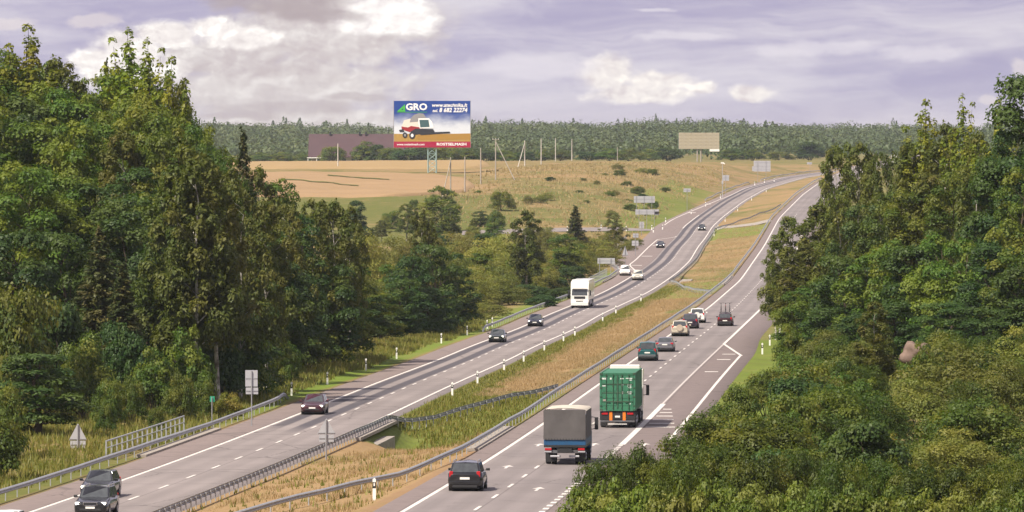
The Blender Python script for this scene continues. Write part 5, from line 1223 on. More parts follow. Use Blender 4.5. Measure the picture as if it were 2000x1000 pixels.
# ------------------------------------------------------------------ the far house
def far_house():
    D = 2640.0; s = D / F; px = 690; p = at(px, D); e = empty('farmhouse', p); tag(e, 'long farmhouse under a huge plain brown roof beyond the wheat', 'house')
    W = lambda x: (x - px) * s
    Zp = lambda y: CAMZ - (y - HY) * s - p.z
    mat('roof_brown', (0.080, 0.046, 0.052), 0.85, 0, 0.3, (0.3, 0.7, (0.066, 0.039, 0.045))); mat('plaster', (0.55, 0.48, 0.38), 0.9); mat('dark_glass', (0.03, 0.035, 0.04), 0.15)
    x0, x1, ze, zr = W(602), W(790), Zp(307), Zp(261.5)
    MB().box(((x0 + x1) / 2, 8, ze / 2 - 0.2), (x1 - x0 - 2.4, 15, ze + 0.4)).build('wall', M['plaster'], e)
    rf = MB(); rf.prism([(-1.5, ze - 0.1), (-1.5, ze + 0.3), (8, zr), (17.5, ze + 0.3), (17.5, ze - 0.1), (8, zr - 0.5)], 'x', x0, x1); roof = rf.build('roof', M['roof_brown'], e)
    for x in (644, 702, 714, 775): MB().box((W(x), 7.2, zr + 0.25), (0.8, 0.8, 1.4)).build('chimney', M['print_dark'], roof)
    for x in (622, 640, 672, 690, 705, 740): 
        w = MB().box((W(x), 0.46, ze * 0.5), (1.5, 0.08, 1.2)).build('window', M['dark_glass'], e); MB().box((W(x), 0.43, ze * 0.5 - 0.66), (1.7, 0.16, 0.1)).build('sill', M['white_plastic'], w)
    pc = MB(); pc.box((W(616), -2.2, ze - 0.25), (W(632) - W(600), 3.0, 0.35)); pc.build('porch_roof', M['white_plastic'], e)
    for x in (602, 619): MB().box((W(x), -3.4, (ze - 0.4) / 2), (0.25, 0.25, ze - 0.4)).build('porch_post', M['white_plastic'], e)
far_house()

# ------------------------------------------------------------------ boulder in the right thicket
def boulder():
    mat('pink_stone', (0.19, 0.135, 0.11), 0.95, 0, 0.2, (1.2, 0.5, (0.12, 0.085, 0.07)), (4, 0.6))
    D = 470.0; p = at(1790, D); r = np.random.default_rng(3); V = []; nu, nv = 18, 12
    for j in range(nv + 1):
        th = math.pi * j / nv
        for i in range(nu):
            ph = 2 * math.pi * i / nu; d = np.array([math.sin(th) * math.cos(ph), math.sin(th) * math.sin(ph), math.cos(th)])
            q = 1 + 0.30 * math.sin(4 * d[0] + 1) * math.sin(5 * d[2]) + 0.16 * math.sin(7 * d[1] + 2 * d[0]) + 0.06 * r.normal() * (0 < j < nv)
            V.append(d * q * np.array([1.15, 0.9, 0.95]))
    Fc = [(j * nu + i, (j + 1) * nu + i, (j + 1) * nu + (i + 1) % nu, j * nu + (i + 1) % nu) for j in range(nv) for i in range(nu)]
    o = link('boulder', mesh_np('boulder', V, Fc, [M['pink_stone']], False)); ztop = CAMZ - (662 - HY) * D / F
    o.location = (p.x, p.y, ztop - 1.2); tag(o, 'pale pinkish boulder showing between the bushes on the right', 'boulder')
    b = MB(); return o
boulder()
# ------------------------------------------------------------------ vehicles: local x forward, y left, z up, wheels on z = 0
def paint(name, c, rough=0.28, metal=0.35): return mat(name, c, rough, metal, 0.5, None, None, None, 0.6)
mat('car_glass', (0.085, 0.095, 0.100), 0.08, 0.25, 0.9, (3.0, 0.5, (0.05, 0.055, 0.06))); mat('tyre', (0.018, 0.018, 0.019), 0.85); mat('rim_metal', (0.45, 0.45, 0.47), 0.35, 0.8)
mat('trim_black', (0.02, 0.02, 0.022), 0.55); mat('chrome', (0.62, 0.62, 0.64), 0.18, 1.0); mat('lamp_red', (0.42, 0.012, 0.018), 0.2); mat('lamp_clear', (0.75, 0.72, 0.66), 0.15)
mat('lamp_lit', (0.9, 0.88, 0.8), 0.2, 0, 0.5, None, None, ((1.0, 0.93, 0.78), 2.2)); mat('number_plate', (0.78, 0.77, 0.72), 0.5); mat('lamp_orange', (0.75, 0.20, 0.02), 0.35)
WHEEL = {}
def wheel(parent, x, y, r, w):
    k = (round(r, 2), round(w, 2), y > 0)
    if k not in WHEEL:
        s = 1 if y > 0 else -1; b = MB(); n = 20
        prof = [(r * 0.62, -w / 2), (r * 0.95, -w / 2), (r, -w / 2 + 0.03), (r, w / 2 - 0.03), (r * 0.95, w / 2), (r * 0.62, w / 2)]
        rings = [[(q * math.cos(a), yy, q * math.sin(a)) for q, yy in prof] for a in np.linspace(0, 2 * math.pi, n + 1)]
        b.loft(rings, False, True)
        c = MB(); c.tube((0, s * (w / 2 - 0.05), 0), (0, s * (w / 2 - 0.015), 0), r * 0.64, r * 0.60, n); c.tube((0, -s * (w / 2 - 0.03), 0), (0, s * (w / 2 - 0.05), 0), r * 0.63, None, n)
        for i in range(5):
            a = 2 * math.pi * i / 5; c.tube((0, s * (w / 2 - 0.01), 0), (r * 0.56 * math.cos(a), s * (w / 2 - 0.01), r * 0.56 * math.sin(a)), 0.045, 0.03, 5)
        WHEEL[k] = (b.mesh('wheel', M['tyre']), c.mesh('rim', M['rim_metal']))
    o = link('wheel', WHEEL[k][0], parent); o.location = (x, y, r); link('rim', WHEEL[k][1], o)
SPEC = {  # L, W, H, windscreen foot, windscreen top, roof end, rear window foot (fractions of L), height of waist, bonnet front, deck
    'sedan': (4.55, 1.78, 1.44, .215, .05, -.25, -.375, .93, .74, .97), 'hatch': (4.15, 1.72, 1.46, .225, .07, -.36, -.465, .93, .74, .93), 'wagon': (4.60, 1.78, 1.50, .215, .06, -.40, -.475, .94, .74, .94),
    'suv': (4.50, 1.84, 1.72, .215, .085, -.41, -.47, 1.10, .90, 1.10), 'crossover': (4.62, 1.84, 1.58, .215, .075, -.405, -.472, 1.00, .82, 1.00), 'van': (4.40, 1.80, 1.82, .27, .12, -.46, -.488, 1.10, .86, 1.10), 'mpv': (4.55, 1.82, 1.68, .27, .09, -.42, -.482, 1.02, .80, 1.02)}
def car(kind, body, label, glass='car_glass', rails=False, lit=True, rack=False, spare=None, lower=None, chrome_grille=False, bigtail=False):
    L, W, H, wb, wt, rt, rb, zw, zh, zd = SPEC[kind]; e = empty('car'); tag(e, label, 'van' if kind == 'van' else 'car', 'cars on the motorway')
    if kind == 'van': e.name = 'van'
    cl = 0.20 + (0.06 if kind in ('suv', 'van') else 0); hw = W / 2; m = M[body]
    st = [(.500, .80, cl + .16, zh - .20, zh - .12), (.488, .90, cl + .06, zh - .12, zh - .03), (.455, .965, cl + .02, zh - .07, zh + .01), (.36, 1.0, cl, zh - .02, zh + .07), (wb + .01, 1.0, cl, zw - .12, zw + .015),
          (0.0, 1.0, cl, zw - .06, zw), (-.28, 1.0, cl, zw - .05, zw), (rb + .02, .995, cl + .02, zw - .05, zd), (-.455, .97, cl + .04, zd - .12, zd - .01), (-.488, .93, cl + .08, zd - .18, zd - .05), (-.500, .86, cl + .16, zd - .30, zd - .20)]
    if kind in ('hatch', 'wagon', 'suv', 'van', 'mpv', 'crossover'): st[-2] = (-.490, .95, cl + .06, zd - .08, zd); st[-1] = (-.500, .90, cl + .14, zd - .25, zd - .12)
    rings = []
    for fx, fw, zb, zs, zt in st:
        w = hw * fw; half = [(0.80 * w, zb), (0.97 * w, zb + 0.07), (w, zb + 0.5 * (zs - zb)), (0.985 * w, zs), (0.90 * w, zs + 0.75 * (zt - zs)), (0.72 * w, zt), (0.0, zt + 0.015)]
        rings.append([(fx * L, y, z) for y, z in half] + [(fx * L, -y, z) for y, z in reversed(half[:-1])])
    MB().loft(rings[::-1]).build('body', m, e)
    # cabin
    wbw, wrw = hw * 0.90, hw * (0.72 if kind in ('sedan', 'hatch', 'wagon') else 0.77)
    A = [(wb * L, wbw, zw - .02), (wt * L, wrw, H - .05), (rt * L, wrw, H - .06), (rb * L, wbw, (zd if kind == 'sedan' else zw) - .02)]
    P = A + [(x, -y, z) for x, y, z in A]; mx = (wt + rt) / 2 * L
    P += [(wt * L + 0.06, 0, H - .01), (rt * L - 0.02, 0, H - .02), (mx, wrw, H - .025), (mx, -wrw, H - .025), (mx, 0, H)]
    MB().add(P, [(0, 1, 10, 2, 3), (7, 6, 11, 5, 4), (0, 4, 5, 8, 1), (3, 2, 9, 6, 7), (1, 8, 12, 10), (10, 12, 9, 2), (8, 5, 11, 12), (12, 11, 6, 9)]).build('cabin', m, e, 0.05, 2)
    def pane(name, c, inset, lift):
        c = [Vector(p) for p in c]; mid = sum(c, Vector()) / len(c); n = (c[1] - c[0]).cross(c[2] - c[0]).normalized()
        if n.dot(mid - Vector((mx, 0, 0.7))) < 0: n = -n
        q = [p + (mid - p) * inset for p in c]; b = MB(); b.add([p + n * lift for p in q] + [p + n * (lift - 0.03) for p in q], [(0, 1, 2, 3), (7, 6, 5, 4)] + [(i, 4 + i, 4 + (i + 1) % 4, (i + 1) % 4) for i in range(4)])
        return b.build(name, M[glass], e)
    pane('windscreen', [P[0], P[4], P[5], P[1]], 0.085, 0.020)
    pane('rear_window', [P[3], P[7], P[6], P[2]], 0.13, 0.020)
    for s in (0, 4):
        a, b, c, d = (Vector(P[s + i]) for i in range(4)); t1 = 0.5
        pane('side_window', [a.lerp(d, .14), a.lerp(d, t1 - .015), b.lerp(c, t1 - .015), b.lerp(c, .03)], 0.10, 0.015)
        pane('side_window', [a.lerp(d, t1 + .015), a.lerp(d, .90), b.lerp(c, .95), b.lerp(c, t1 + .015)], 0.10, 0.015)
    # front
    hl = 'lamp_lit' if lit else 'lamp_clear'
    for s in (1, -1):
        MB().box((.468 * L, s * hw * .70, zh - .09), (.20, hw * .40, .15), -s * 0.25).build('headlight', M[hl], e, 0.04)
        MB().box((-.487 * L, s * hw * .80, zd - .13 if kind == 'sedan' else zd - .10), (.10, hw * (.34 if kind == 'sedan' else .22), .17 if kind == 'sedan' else .36), s * 0.12).build('tail_light', M['lamp_red'], e, 0.025)
        mr = MB(); mr.box((wb * L - .22, s * (hw + .11), zw + .06), (.10, .20, .14), s * .15); mr.box((wb * L - .20, s * (hw - .02), zw + .02), (.06, .10, .05)); mr.build('mirror', m if body not in ('paint_black',) else M['trim_black'], e, 0.02)
    MB().box((.488 * L, 0, zh - .10), (.07, hw * .78, .14)).build('grille', M['trim_black'], e, 0.02)
    if chrome_grille:
        g = MB(); g.box((.497 * L, 0, zh - .015), (.05, hw * .86, .035)); g.box((.497 * L, 0, zh - .185), (.05, hw * .66, .035))
        for s in (1, -1): g.box((.497 * L, s * hw * .40, zh - .10), (.05, .035, .16), 0)
        g.build('grille_surround', M['chrome'], e, 0.012)
    MB().box((.494 * L, 0, cl + .20), (.07, hw * 1.25, .12)).build('air_intake', M['trim_black'], e, 0.02)
    MB().box((.503 * L, 0, cl + .32), (.02, .50, .11)).build('licence_plate', M['number_plate'], e)
    # rear
    MB().box((-.502 * L, 0, zd - .30 if kind != 'sedan' else zd - .24), (.025, .52, .12)).build('licence_plate', M['number_plate'], e)
    MB().box((-.500 * L, 0, cl + .26), (.09, hw * 1.80, .20)).build('rear_bumper', M[lower] if lower else m, e, 0.03)
    MB().box((-.497 * L, 0, cl + .07), (.06, hw * 1.45, .14)).build('rear_valance', M['trim_black'], e, 0.02)
    MB().box((0, 0, cl - .02), (L * .86, W * .80, .12)).build('underbody', M['trim_black'], e)
    r = 0.35 if kind in ('suv',) else 0.315
    for x in (.305 * L, -.29 * L):
        for s in (1, -1): wheel(e, x, s * (hw - .10), r, .21)
        MB().tube((x, -hw - .004, r + .02), (x, hw + .004, r + .02), r + .045, None, 18).build('wheel_arch', M['trim_black'], e)
    if rails:
        for s in (1, -1):
            b = MB(); b.tube((wt * L - .1, s * wrw * .93, H + .05), (rt * L + .1, s * wrw * .93, H + .04), .022, None, 6)
            for x in (wt * L - .1, mx, rt * L + .1): b.box((x, s * wrw * .93, H + .005), (.10, .04, .10))
            b.build('roof_rail', M['chrome'], e)
    if spare:
        b = MB(); b.tube((-.50 * L - .16, 0, zd - .16), (-.50 * L + .02, 0, zd - .16), .34, .36, 24); b.build('spare_wheel_cover', M[spare], e, 0.03)
    if rack:
        for x in (wt * L - .35, rt * L + .45):
            b = MB(); b.box((x, 0, H + .07), (.05, wrw * 2.0, .035))
            for s in (1, -1): b.box((x, s * wrw * .95, H + .03), (.08, .05, .10))
            b.build('roof_rack_bar', M['trim_black'], e)
    return e
def place(e, r, px, py, away, zoff=0.0, turn=0.0, D=None):
    """stand a vehicle on a carriageway at the photo column/row where its tyres meet the road"""
    D = D or D_of(r, py); X = (px - CX) * D / F; _, t = on_road(r, D, 0)
    z = float(np.interp(D, DD, ROADS[r][1])); h = math.pi / 2 - t + (0 if away else math.pi) + turn
    e.location = (X, D, z + 0.005 + zoff); e.rotation_euler = (0, 0, h)
    g = np.interp(D + 5, DD, ROADS[r][1]) - np.interp(D - 5, DD, ROADS[r][1]); e.rotation_euler[1] = -math.atan2(float(g), 10) * (1 if away else -1)
    return e
paint('paint_black', (0.010, 0.011, 0.014), 0.22, 0.2); paint('paint_charcoal', (0.020, 0.022, 0.028), 0.25, 0.3); paint('paint_maroon', (0.055, 0.012, 0.022), 0.3, 0.3); paint('paint_green_black', (0.010, 0.020, 0.016), 0.25, 0.3)
paint('paint_navy', (0.010, 0.014, 0.030), 0.25, 0.3); paint('paint_white', (0.74, 0.73, 0.69), 0.3, 0.0); paint('paint_silver', (0.42, 0.43, 0.44), 0.3, 0.6); paint('paint_teal', (0.004, 0.075, 0.080), 0.3, 0.2); paint('paint_grey', (0.17, 0.17, 0.19), 0.28, 0.5)
paint('paint_beige', (0.50, 0.45, 0.36), 0.35, 0.2); paint('paint_beige_cover', (0.46, 0.38, 0.30), 0.5, 0.0); paint('paint_red', (0.30, 0.015, 0.02), 0.28, 0.2); paint('paint_plum', (0.028, 0.018, 0.035), 0.3, 0.3); paint('paint_pearl', (0.60, 0.58, 0.50), 0.3, 0.2)
paint('paint_red_shaded', (0.035, 0.006, 0.009), 0.28, 0.2); mat('bumper_grey', (0.09, 0.10, 0.11), 0.55)  # near-black red: the shadow on a red car is put into its colour
def rear_axle(e, kind): return SPEC[kind][0] / 2
# oncoming
place(car('crossover', 'paint_black', 'black oncoming car with a chrome-edged grille at the bottom left', rails=True, chrome_grille=True), 'L', 189, 1006, False, turn=0.0)
place(car('wagon', 'paint_charcoal', 'dark grey oncoming car right behind the chrome-grilled one'), 'L', 197, 970, False)
place(car('sedan', 'paint_white', 'white car whose roof just shows at the bottom left corner', lit=True), 'L', 14, 1052, False)
place(car('wagon', 'paint_maroon', 'dark maroon oncoming car with lit headlights beside the median sign'), 'L', 615, 808, False)
place(car('sedan', 'paint_green_black', 'very dark green oncoming car, nearer of the two dark ones after the maroon car'), 'L', 972, 668, False)
place(car('wagon', 'paint_navy', 'dark blue oncoming car in front of the white lorry'), 'L', 1046, 637, False)
place(car('van', 'paint_white', 'small white oncoming van on the outer lane by the far railing'), 'L', 1221, 538, False)
place(car('suv', 'paint_pearl', 'pale oncoming car overtaking the small white van'), 'L', 1246, 547, False)
place(car('sedan', 'paint_navy', 'dark oncoming car on the slip lane at the junction'), 'L', 1290, 484, False)
place(car('wagon', 'paint_charcoal', 'farthest dark oncoming car, coming round the bend', rails=True), 'L', 1371, 450, False)
# going away
place(car('crossover', 'paint_black', 'black estate car with silver roof rails, nearest one driving away', rails=True), 'R', 914, 956, True)
place(car('van', 'paint_teal', 'teal van ahead of the green container lorry', lower='bumper_grey'), 'R', 1266, 704, True)
place(car('sedan', 'paint_grey', 'grey saloon with wide red tail lights beside the teal van'), 'R', 1300, 686, True)
place(car('suv', 'paint_beige', 'beige off-road car with a covered spare wheel on its back', spare='paint_beige_cover'), 'R', 1329, 656, True)
place(car('mpv', 'paint_plum', 'dark plum people carrier ahead of the beige off-road car'), 'R', 1349, 641, True)
place(car('suv', 'paint_white', 'white off-road car leading the left lane queue', spare='paint_white'), 'R', 1363, 630, True)
bc = place(car('wagon', 'paint_red_shaded', 'red car, its shadow put into the dark paint, carrying bicycles on its roof', rack=True, lower='trim_black'), 'R', 1417, 636, True)
def bicycle(car_o, y, colour, label, h0=1.60, flip=False, seat=True):
    e = empty('bicycle'); tag(e, label, 'bicycle', 'bicycles on the car roof'); fm = M[colour]
    for x in (0.52, -0.52):
        b = MB(); n = 20
        rings = [[(x + (0.33 + 0.022 * math.cos(q)) * math.cos(a), 0.022 * math.sin(q), 0.34 + (0.33 + 0.022 * math.cos(q)) * math.sin(a)) for q in np.linspace(0, 2 * math.pi, 6)[:-1]] for a in np.linspace(0, 2 * math.pi, n + 1)]
        b.loft(rings, False, True); b.tube((x, -.05, .34), (x, .05, .34), .025, None, 6)
        for i in range(8): a = math.pi * i / 8; b.tube((x - .32 * math.cos(a), 0, .34 - .32 * math.sin(a)), (x + .32 * math.cos(a), 0, .34 + .32 * math.sin(a)), .003, None, 3, False)
        b.build('wheel', M['tyre'], e)
    f = MB(); bb, st_, hd, rw, fw = (-.05, 0, .32), (-.18, 0, .82), (.36, 0, .86), (-.52, 0, .34), (.52, 0, .34)
    for a, c in ((bb, st_), (bb, hd), (st_, hd), (bb, rw), (st_, rw)): f.tube(a, c, .022, None, 6)
    f.tube(hd, fw, .02, None, 6); f.build('frame', fm, e)
    h = MB(); h.tube((.36, 0, .84), (.34, 0, 1.02), .018, None, 6); h.tube((.34, -.29, 1.04), (.34, .29, 1.04), .018, None, 6); h.build('handlebar', M['trim_black'], e)
    s = MB(); s.tube((-.18, 0, .80), (-.21, 0, .96), .016, None, 6); s.box((-.23, 0, .985), (.26, .15, .06), 0, .8); s.build('saddle', M['trim_black'], e, 0.015)
    p = MB(); p.tube((-.05, -.10, .32), (-.05, .10, .32), .015, None, 6); p.box((.08, .10, .24), (.09, .05, .02)); p.box((-.18, -.10, .40), (.09, .05, .02)); p.build('pedals', M['trim_black'], e)
    mw = bc.matrix_basis @ Matrix.Translation((-.45, y, h0)) @ Matrix.Rotation(math.pi if flip else 0, 4, 'Z')
    e.matrix_basis = mw
bicycle(bc, .50, 'trim_black', 'dark bicycle at the left on the red car roof'); bicycle(bc, -.02, 'paint_red', 'reddish bicycle in the middle of the red car roof', flip=True); bicycle(bc, -.50, 'paint_charcoal', 'dark bicycle at the right on the red car roof')

# ------------------------------------------------------------------ lorries
def cab(e, body, W=2.5, H=3.6, x0=0.0, high=True, lit=True, name='cab'):
    """forward-control cab whose front is at x0 + 2.2"""
    xf = x0 + 2.2; hw = W / 2; c = MB()
    pr = [(x0, .75), (xf - .05, .75), (xf, .95), (xf, 1.75), (xf - .16, 2.75 if high else 2.4), (xf - .55, H - .05), (xf - 1.0, H), (x0, H)]
    rings = [[(x, y, z) for x, z in pr] for y in (-hw, -hw + .06, hw - .06, hw)]
    for r_, k in ((rings[0], 1), (rings[3], -1)): pass
    c.loft(rings, True, False); cb = c.build(name, M[body], e, 0.05)
    MB().add([(xf + .012, -hw * .88, 1.80), (xf + .012, hw * .88, 1.80), (xf - .14, hw * .86, 2.66 if high else 2.34), (xf - .14, -hw * .86, 2.66 if high else 2.34)], [(0, 1, 2, 3)]).build('windscreen', M['car_glass'], e)
    v = MB(); v.box((xf + .03, 0, 2.80 if high else 2.46), (.30, W * .84, .10)); v.build('sun_visor', M['trim_black'] if not high else M[body], e, 0.02)
    for s in (1, -1):
        MB().add([(x0 + 1.0, s * (hw + .006), 1.75), (xf - .2, s * (hw + .006), 1.75), (xf - .32, s * (hw + .006), 2.45), (x0 + 1.0, s * (hw + .006), 2.45)], [(0, 1, 2, 3)]).build('side_window', M['car_glass'], e)
        MB().box((xf - .02, s * hw * .74, 1.02), (.12, .42, .22)).build('headlight', M['lamp_lit'] if lit else M['lamp_clear'], e, 0.03)
        m_ = MB(); m_.box((xf - .05, s * (hw + .28), 2.15), (.14, .22, .75)); m_.tube((xf - .1, s * hw, 2.55), (xf - .05, s * (hw + .25), 2.5), .025, None, 6); m_.tube((xf - .1, s * hw, 1.8), (xf - .05, s * (hw + .25), 1.85), .025, None, 6); m_.build('mirror', M['trim_black'], e, 0.03)
    for z, w_, h_ in ((1.50, .78, .34), (.98, .50, .10), (.66, .46, .16)): MB().box((xf + .01, 0, z), (.06, W * w_ * .8, h_)).build('grille', M['trim_black'], e, 0.02)
    MB().box((xf - .12, 0, .62), (.45, W * .98, .52)).build('bumper', M[body], e, 0.05)
    MB().box((xf + .115, 0, .52), (.02, .52, .11)).build('licence_plate', M['number_plate'], e)
    return cb
def axle(e, x, W, dual, r=.50):
    for s in (1, -1):
        wheel(e, x, s * (W / 2 - .16), r, .30)
        if dual: wheel(e, x, s * (W / 2 - .50), r, .30)
def white_lorry():
    e = empty('lorry'); tag(e, 'white high-roofed lorry with a box trailer coming towards the camera', 'lorry', 'lorries on the motorway')
    cab(e, 'paint_white', 2.5, 3.75, -2.2); 
    d = MB(); d.prism([(-2.2, 3.70), (-.75, 3.70), (-1.15, 3.98), (-2.2, 4.0)], 'y', -1.12, 1.12); d.build('roof_deflector', M['paint_white'], e, 0.06)
    MB().box((-9.3, 0, 2.55), (13.4, 2.5, 2.75)).build('trailer_box', M['paint_white'], e, 0.03)
    MB().box((-8.0, 0, .95), (14.6, .9, .30)).build('chassis', M['trim_black'], e)
    axle(e, -1.0, 2.45, False); axle(e, -4.6, 2.45, True)
    for x in (-11.3, -12.6, -13.9): axle(e, x, 2.45, False)
    for s in (1, -1): MB().box((-8.2, s * 1.15, .75), (5.2, .06, .55)).build('side_skirt', M['sign_back'], e)
    return place(e, 'L', 1132, 602, False)
white_lorry()
def tarp_lorry():
    e = empty('lorry'); tag(e, 'lorry with a grey tarpaulin over blue drop sides, driving away', 'lorry', 'lorries on the motorway')
    mat('tarpaulin', (0.112, 0.104, 0.104), 0.75, 0, 0.3, (1.1, 0.7, (0.080, 0.074, 0.074)), (2.2, 0.5)); mat('tarp_top', (0.50, 0.45, 0.38), 0.8, 0, 0.3, (1.5, 0.6, (0.38, 0.34, 0.29))); mat('dropside_blue', (0.012, 0.085, 0.20), 0.5, 0, 0.4, (2, 0.7, (0.02, 0.06, 0.13)))
    W, x0, x1 = 2.48, 0.0, 6.6; hw = W / 2
    MB().box(((x0 + x1) / 2, 0, 1.10), (x1 - x0, W, .14)).build('load_bed', M['trim_black'], e)
    MB().box((x0 + .03, 0, 1.37), (.06, W, .42)).build('tailboard', M['dropside_blue'], e, 0.015)
    for s in (1, -1): MB().box(((x0 + x1) / 2 + .04, s * (hw - .03), 1.37), (x1 - x0 - .08, .06, .42)).build('drop_side', M['dropside_blue'], e, 0.015)
    # cloth: slack between hoops
    t = MB(); zt = 3.28; n = 17; rings = []
    for i in range(n):
        x = x0 - .02 + (x1 - x0 + .04) * i / (n - 1); sag = .055 * (1 - abs(math.cos(math.pi * 4 * i / (n - 1)))); w = hw + .02 - .035 * (1 - abs(math.cos(math.pi * 4 * i / (n - 1))))
        rings.append([(x, w, 1.50), (x, w - .01, 2.2), (x, w, zt - .10 - sag * .4), (x, w - .10, zt - sag * .6), (x, .45, zt + .06 - sag), (x, -.45, zt + .06 - sag), (x, -w + .10, zt - sag * .6), (x, -w, zt - .10 - sag * .4), (x, -w + .01, 2.2), (x, -w, 1.50)])
    sides = [r_[:3] for r_ in rings]; sides2 = [r_[7:] for r_ in rings]; top = [r_[2:8] for r_ in rings]
    b = MB(); b.loft(sides, False, True, False); b.loft(sides2, False, True, False)
    # back flap with soft folds
    k = 12; g = []
    for j in range(k + 1):
        for i in range(k + 1):
            y = -hw + .0 + W * i / k; z = 1.48 + (zt - .02 - 1.48) * j / k
            xx = x0 - .045 - .03 * math.sin(3 * math.pi * i / k) * math.sin(math.pi * j / k) - .05 * max(0, .35 - (i / k)) * math.sin(9 * (i + j) / k) * (1 - j / k)
            g.append((xx, y, z))
    b.add(g, [(j * (k + 1) + i, j * (k + 1) + i + 1, (j + 1) * (k + 1) + i + 1, (j + 1) * (k + 1) + i) for j in range(k) for i in range(k)], True)
    b.build('tarpaulin', M['tarpaulin'], e)
    b = MB(); b.loft(top, False, True, False); b.build('tarpaulin_top', M['tarp_top'], e)
    for i in range(14): MB().box((x0 - .05, -hw + .12 + (W - .24) * i / 13, 1.52), (.03, .035, .08)).build('lashing', M['trim_black'], e)
    MB().box((x1 / 2, 0, .85), (x1 + .5, .85, .24)).build('chassis', M['trim_black'], e); MB().box((x0 + .15, 0, .78), (.16, W * .96, .18)).build('rear_beam', M['rust_steel'], e)
    for s in (1, -1):
        MB().box((x0 + .03, s * .98, .92), (.08, .40, .13)).build('tail_light', M['lamp_red'], e, 0.015); MB().box((x0 + .03, s * 1.0, .78), (.06, .42, .08)).build('reflector', M['sign_back'], e)
        MB().box((x0 + .9, s * .88, .42), (.03, .62, .55)).build('mud_flap', M['trim_black'], e)
        b = MB(); b.tube((x0 + .02, s * .25, .50), (x0 + .02, s * .85, .50), .06, None, 8); b.build('under_run_bar', M['sign_back'], e)
    MB().box((x0 + .0, .0, .86), (.03, .5, .12)).build('licence_plate', M['number_plate'], e)
    axle(e, 1.55, 2.4, True, .45); axle(e, 7.2, 2.4, False, .45)
    cab(e, 'dropside_blue', 2.35, 2.75, 6.75, False, False)
    return place(e, 'R', 1103, 908, True)
tarp_lorry()
def container_lorry():
    e = empty('lorry'); tag(e, 'lorry carrying a green shipping container with closed doors, driving away', 'lorry', 'lorries on the motorway')
    mat('container_green', (0.036, 0.175, 0.095), 0.6, 0, 0.4, (0.9, 0.45, (0.030, 0.125, 0.072))); mat('container_dark', (0.020, 0.10, 0.055), 0.6, 0, 0.4, (2, 0.6, (0.06, 0.07, 0.045))); mat('stencil_white', (0.62, 0.66, 0.62), 0.7)
    W, H, z0, L = 2.44, 2.62, 1.18, 12.1; hw = W / 2
    # corrugated sides, roof, frame
    n = 84; rings = []
    for i in range(n + 1):
        x = .12 + (L - .24) * i / n; d = .018 if i % 4 in (0, 1) else -.018; w = hw - .035 + d
        rings.append([(x, w, z0 + .14), (x, w, z0 + H - .10), (x, w - .06, z0 + H - .04 + d * .3), (x, -w + .06, z0 + H - .04 + d * .3), (x, -w, z0 + H - .10), (x, -w, z0 + .14)])
    MB().loft(rings, True, False).build('container_shell', M['container_green'], e)
    f = MB()
    for s in (1, -1):
        f.box((L / 2, s * (hw - .05), z0 + .08), (L, .10, .16)); f.box((L / 2, s * (hw - .05), z0 + H - .05), (L, .09, .10))
        for x in (.06, L - .06): f.box((x, s * (hw - .055), z0 + H / 2), (.13, .125, H))
    f.box((.06, 0, z0 + .09), (.125, W - .22, .18)); f.box((.06, 0, z0 + H - .07), (.125, W - .22, .14)); f.build('container_frame', M['container_green'], e)
    for s in (1, -1):
        for z in (z0 + .07, z0 + H - .06): MB().box((.05, s * (hw - .08), z), (.17, .17, .13)).build('corner_casting', M['container_dark'], e)
        dr = MB(); dr.box((.035, s * (hw - .13) / 2, z0 + H / 2), (.05, hw - .15, H - .34))
        door = dr.build('container_door', M['container_green'], e)
        b = MB()
        for j in range(4):
            zc = z0 + .30 + (H - .60) * (j + .5) / 4; b.box((.004, s * (hw - .13) / 2, zc), (.022, hw - .30, (H - .60) / 4 - .12))
        b.build('door_panel', M['container_green'], door)
        for y in (.30, .78):
            r_ = MB(); r_.tube((-.035, s * y, z0 + .10), (-.035, s * y, z0 + H - .08), .022, None, 6)
            for z in (.18, .95, 1.7, H - .18): r_.box((-.015, s * y, z0 + z), (.05, .10, .06))
            r_.build('lock_rod', M['container_dark'], door)
            h = MB(); h.box((-.06, s * (y - .12), z0 + .62), (.03, .30, .045)); h.build('door_handle', M['container_dark'], door)
        for j in range(4): MB().box((-.005, s * (hw - .07), z0 + .35 + j * .62), (.05, .16, .08)).build('hinge', M['container_dark'], door)
    for j, z in enumerate((.62, 1.22, 1.82)): MB().box((-.0, 0, z0 + z + .02), (.05, W - .34, .055)).build('door_rib', M['container_dark'], e)
    MB().box((-.02, 0, z0 + H / 2), (.03, .06, H - .36)).build('door_seal', M['container_dark'], e)
    # stencilled marks, too small to read
    marks = [(.98, 2.22, .18, .12), (.80, 2.22, .14, .12), (.46, 2.22, .12, .12), (.92, 1.72, .26, .07), (-.30, 2.22, .24, .07), (-.80, 2.24, .44, .06), (-.88, 2.12, .22, .06), (-.34, 1.80, .16, .05), (-.82, 1.80, .30, .05), (-.30, 1.68, .10, .05), (-.82, 1.70, .26, .05), (-.84, 1.60, .22, .05), (-.34, 1.30, .10, .05), (-.82, 1.30, .30, .05), (-.34, 1.18, .08, .05), (-.84, 1.18, .24, .05), (-.86, .50, .10, .08), (.90, .72, .20, .16)]
    for y, z, w, h in marks: MB().box((-.012, y, z0 + z), (.006, w, h)).build('stencil', M['stencil_white'] if (y, z) != (.90, .72) else M['concrete'], e)
    # trailer
    MB().box((L / 2 + .3, 0, 1.0), (L + .2, 1.0, .26)).build('chassis', M['trim_black'], e)
    MB().box((.25, 0, .84), (.30, W, .62)).build('rear_cross_beam', M['trim_black'], e, 0.02); MB().box((.02, 0, .46), (.10, W * .98, .12)).build('under_run_bar', M['rust_steel'], e, 0.01)
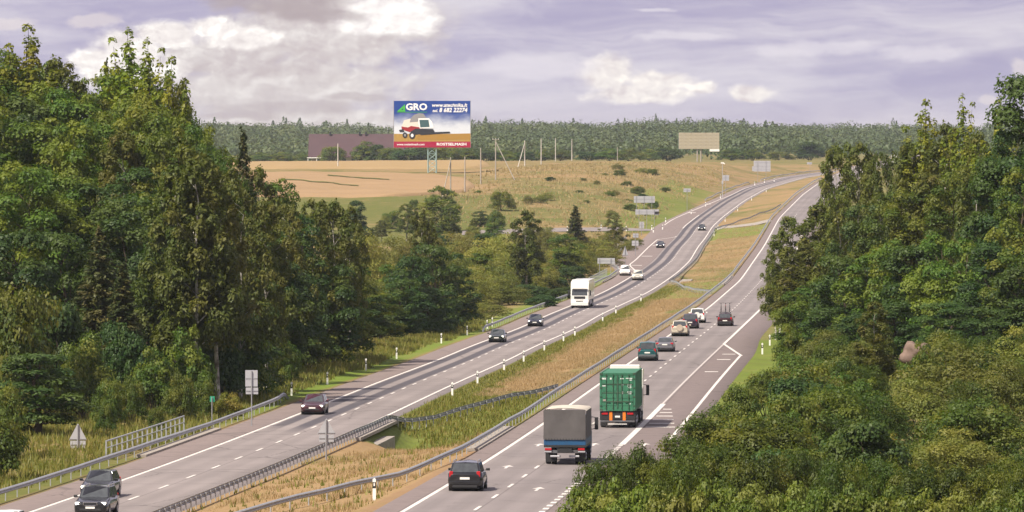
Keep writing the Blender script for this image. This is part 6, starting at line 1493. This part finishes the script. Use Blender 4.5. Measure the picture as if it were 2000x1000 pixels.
    for s in (1, -1):
        MB().box((.085, s * .46, .80), (.03, .20, .62)).build('orange_marker', M['lamp_orange'], e)
        MB().box((.08, s * .88, .98), (.05, .42, .13)).build('tail_light', M['lamp_red'], e, 0.015)
        MB().box((1.1, s * .98, .42), (.03, .50, .62)).build('mud_flap', M['trim_black'], e)
    MB().box((.085, 0, .82), (.03, .46, .40)).build('lamp_board', M['trim_black'], e); MB().box((.062, 0, .78), (.02, .34, .12)).build('licence_plate', M['number_plate'], e)
    MB().box((.0, 0, .27), (.02, 1.3, .05)).build('white_strip', M['number_plate'], e)
    for x in (1.8, 3.1, 4.4): axle(e, x, 2.46, False, .5)
    axle(e, 10.2, 2.46, True, .5); axle(e, 13.7, 2.46, False, .5)
    cab(e, 'paint_white', 2.5, 3.70, 12.75, True, False)
    d = MB(); d.prism([(12.75, 3.66), (14.2, 3.66), (13.7, 3.96), (12.75, 4.02)], 'y', -1.05, 1.05); d.build('roof_deflector', M['paint_white'], e, 0.06)
    return place(e, 'R', 1206, 836, True)
container_lorry()
def far_lorry():
    e = empty('lorry'); tag(e, 'distant pale box lorry whose top peeks over the right wood', 'lorry', 'lorries on the motorway'); 
    MB().box((-5.2, 0, 2.5), (8.0, 2.5, 2.9)).build('cargo_box', M['paint_white'], e, 0.03); MB().box((-5, 0, .9), (9, .9, .3)).build('chassis', M['trim_black'], e)
    cab(e, 'paint_beige', 2.4, 2.9, -1.1, False, True); axle(e, .1, 2.4, False); axle(e, -6.8, 2.4, True)
    return place(e, 'R', 1750, 313, True, D=2380)
far_lorry()
# ------------------------------------------------------------------ the air: one even, closed volume round camera and land
def haze():
    m = bpy.data.materials.new('haze'); m.use_nodes = True; t = m.node_tree; t.nodes.clear(); k = NT(t)
    v = k.node('ShaderNodeVolumePrincipled'); v.inputs['Color'].default_value = (0.72, 0.82, 1.0, 1); v.inputs['Density'].default_value = HAZE
    v.inputs['Anisotropy'].default_value = 0.2
    o = k.node('ShaderNodeOutputMaterial'); k.l.new(v.outputs[0], o.inputs['Volume'])
    b = MB(); zs = (-9.0, 78.0)
    b.box((0, 2600, sum(zs) / 2), (5200, 6600, zs[1] - zs[0]))
    tag(b.build('haze', m), 'thin bluish summer haze over the land', kind='stuff')
HAZE = 3.2e-5
haze()
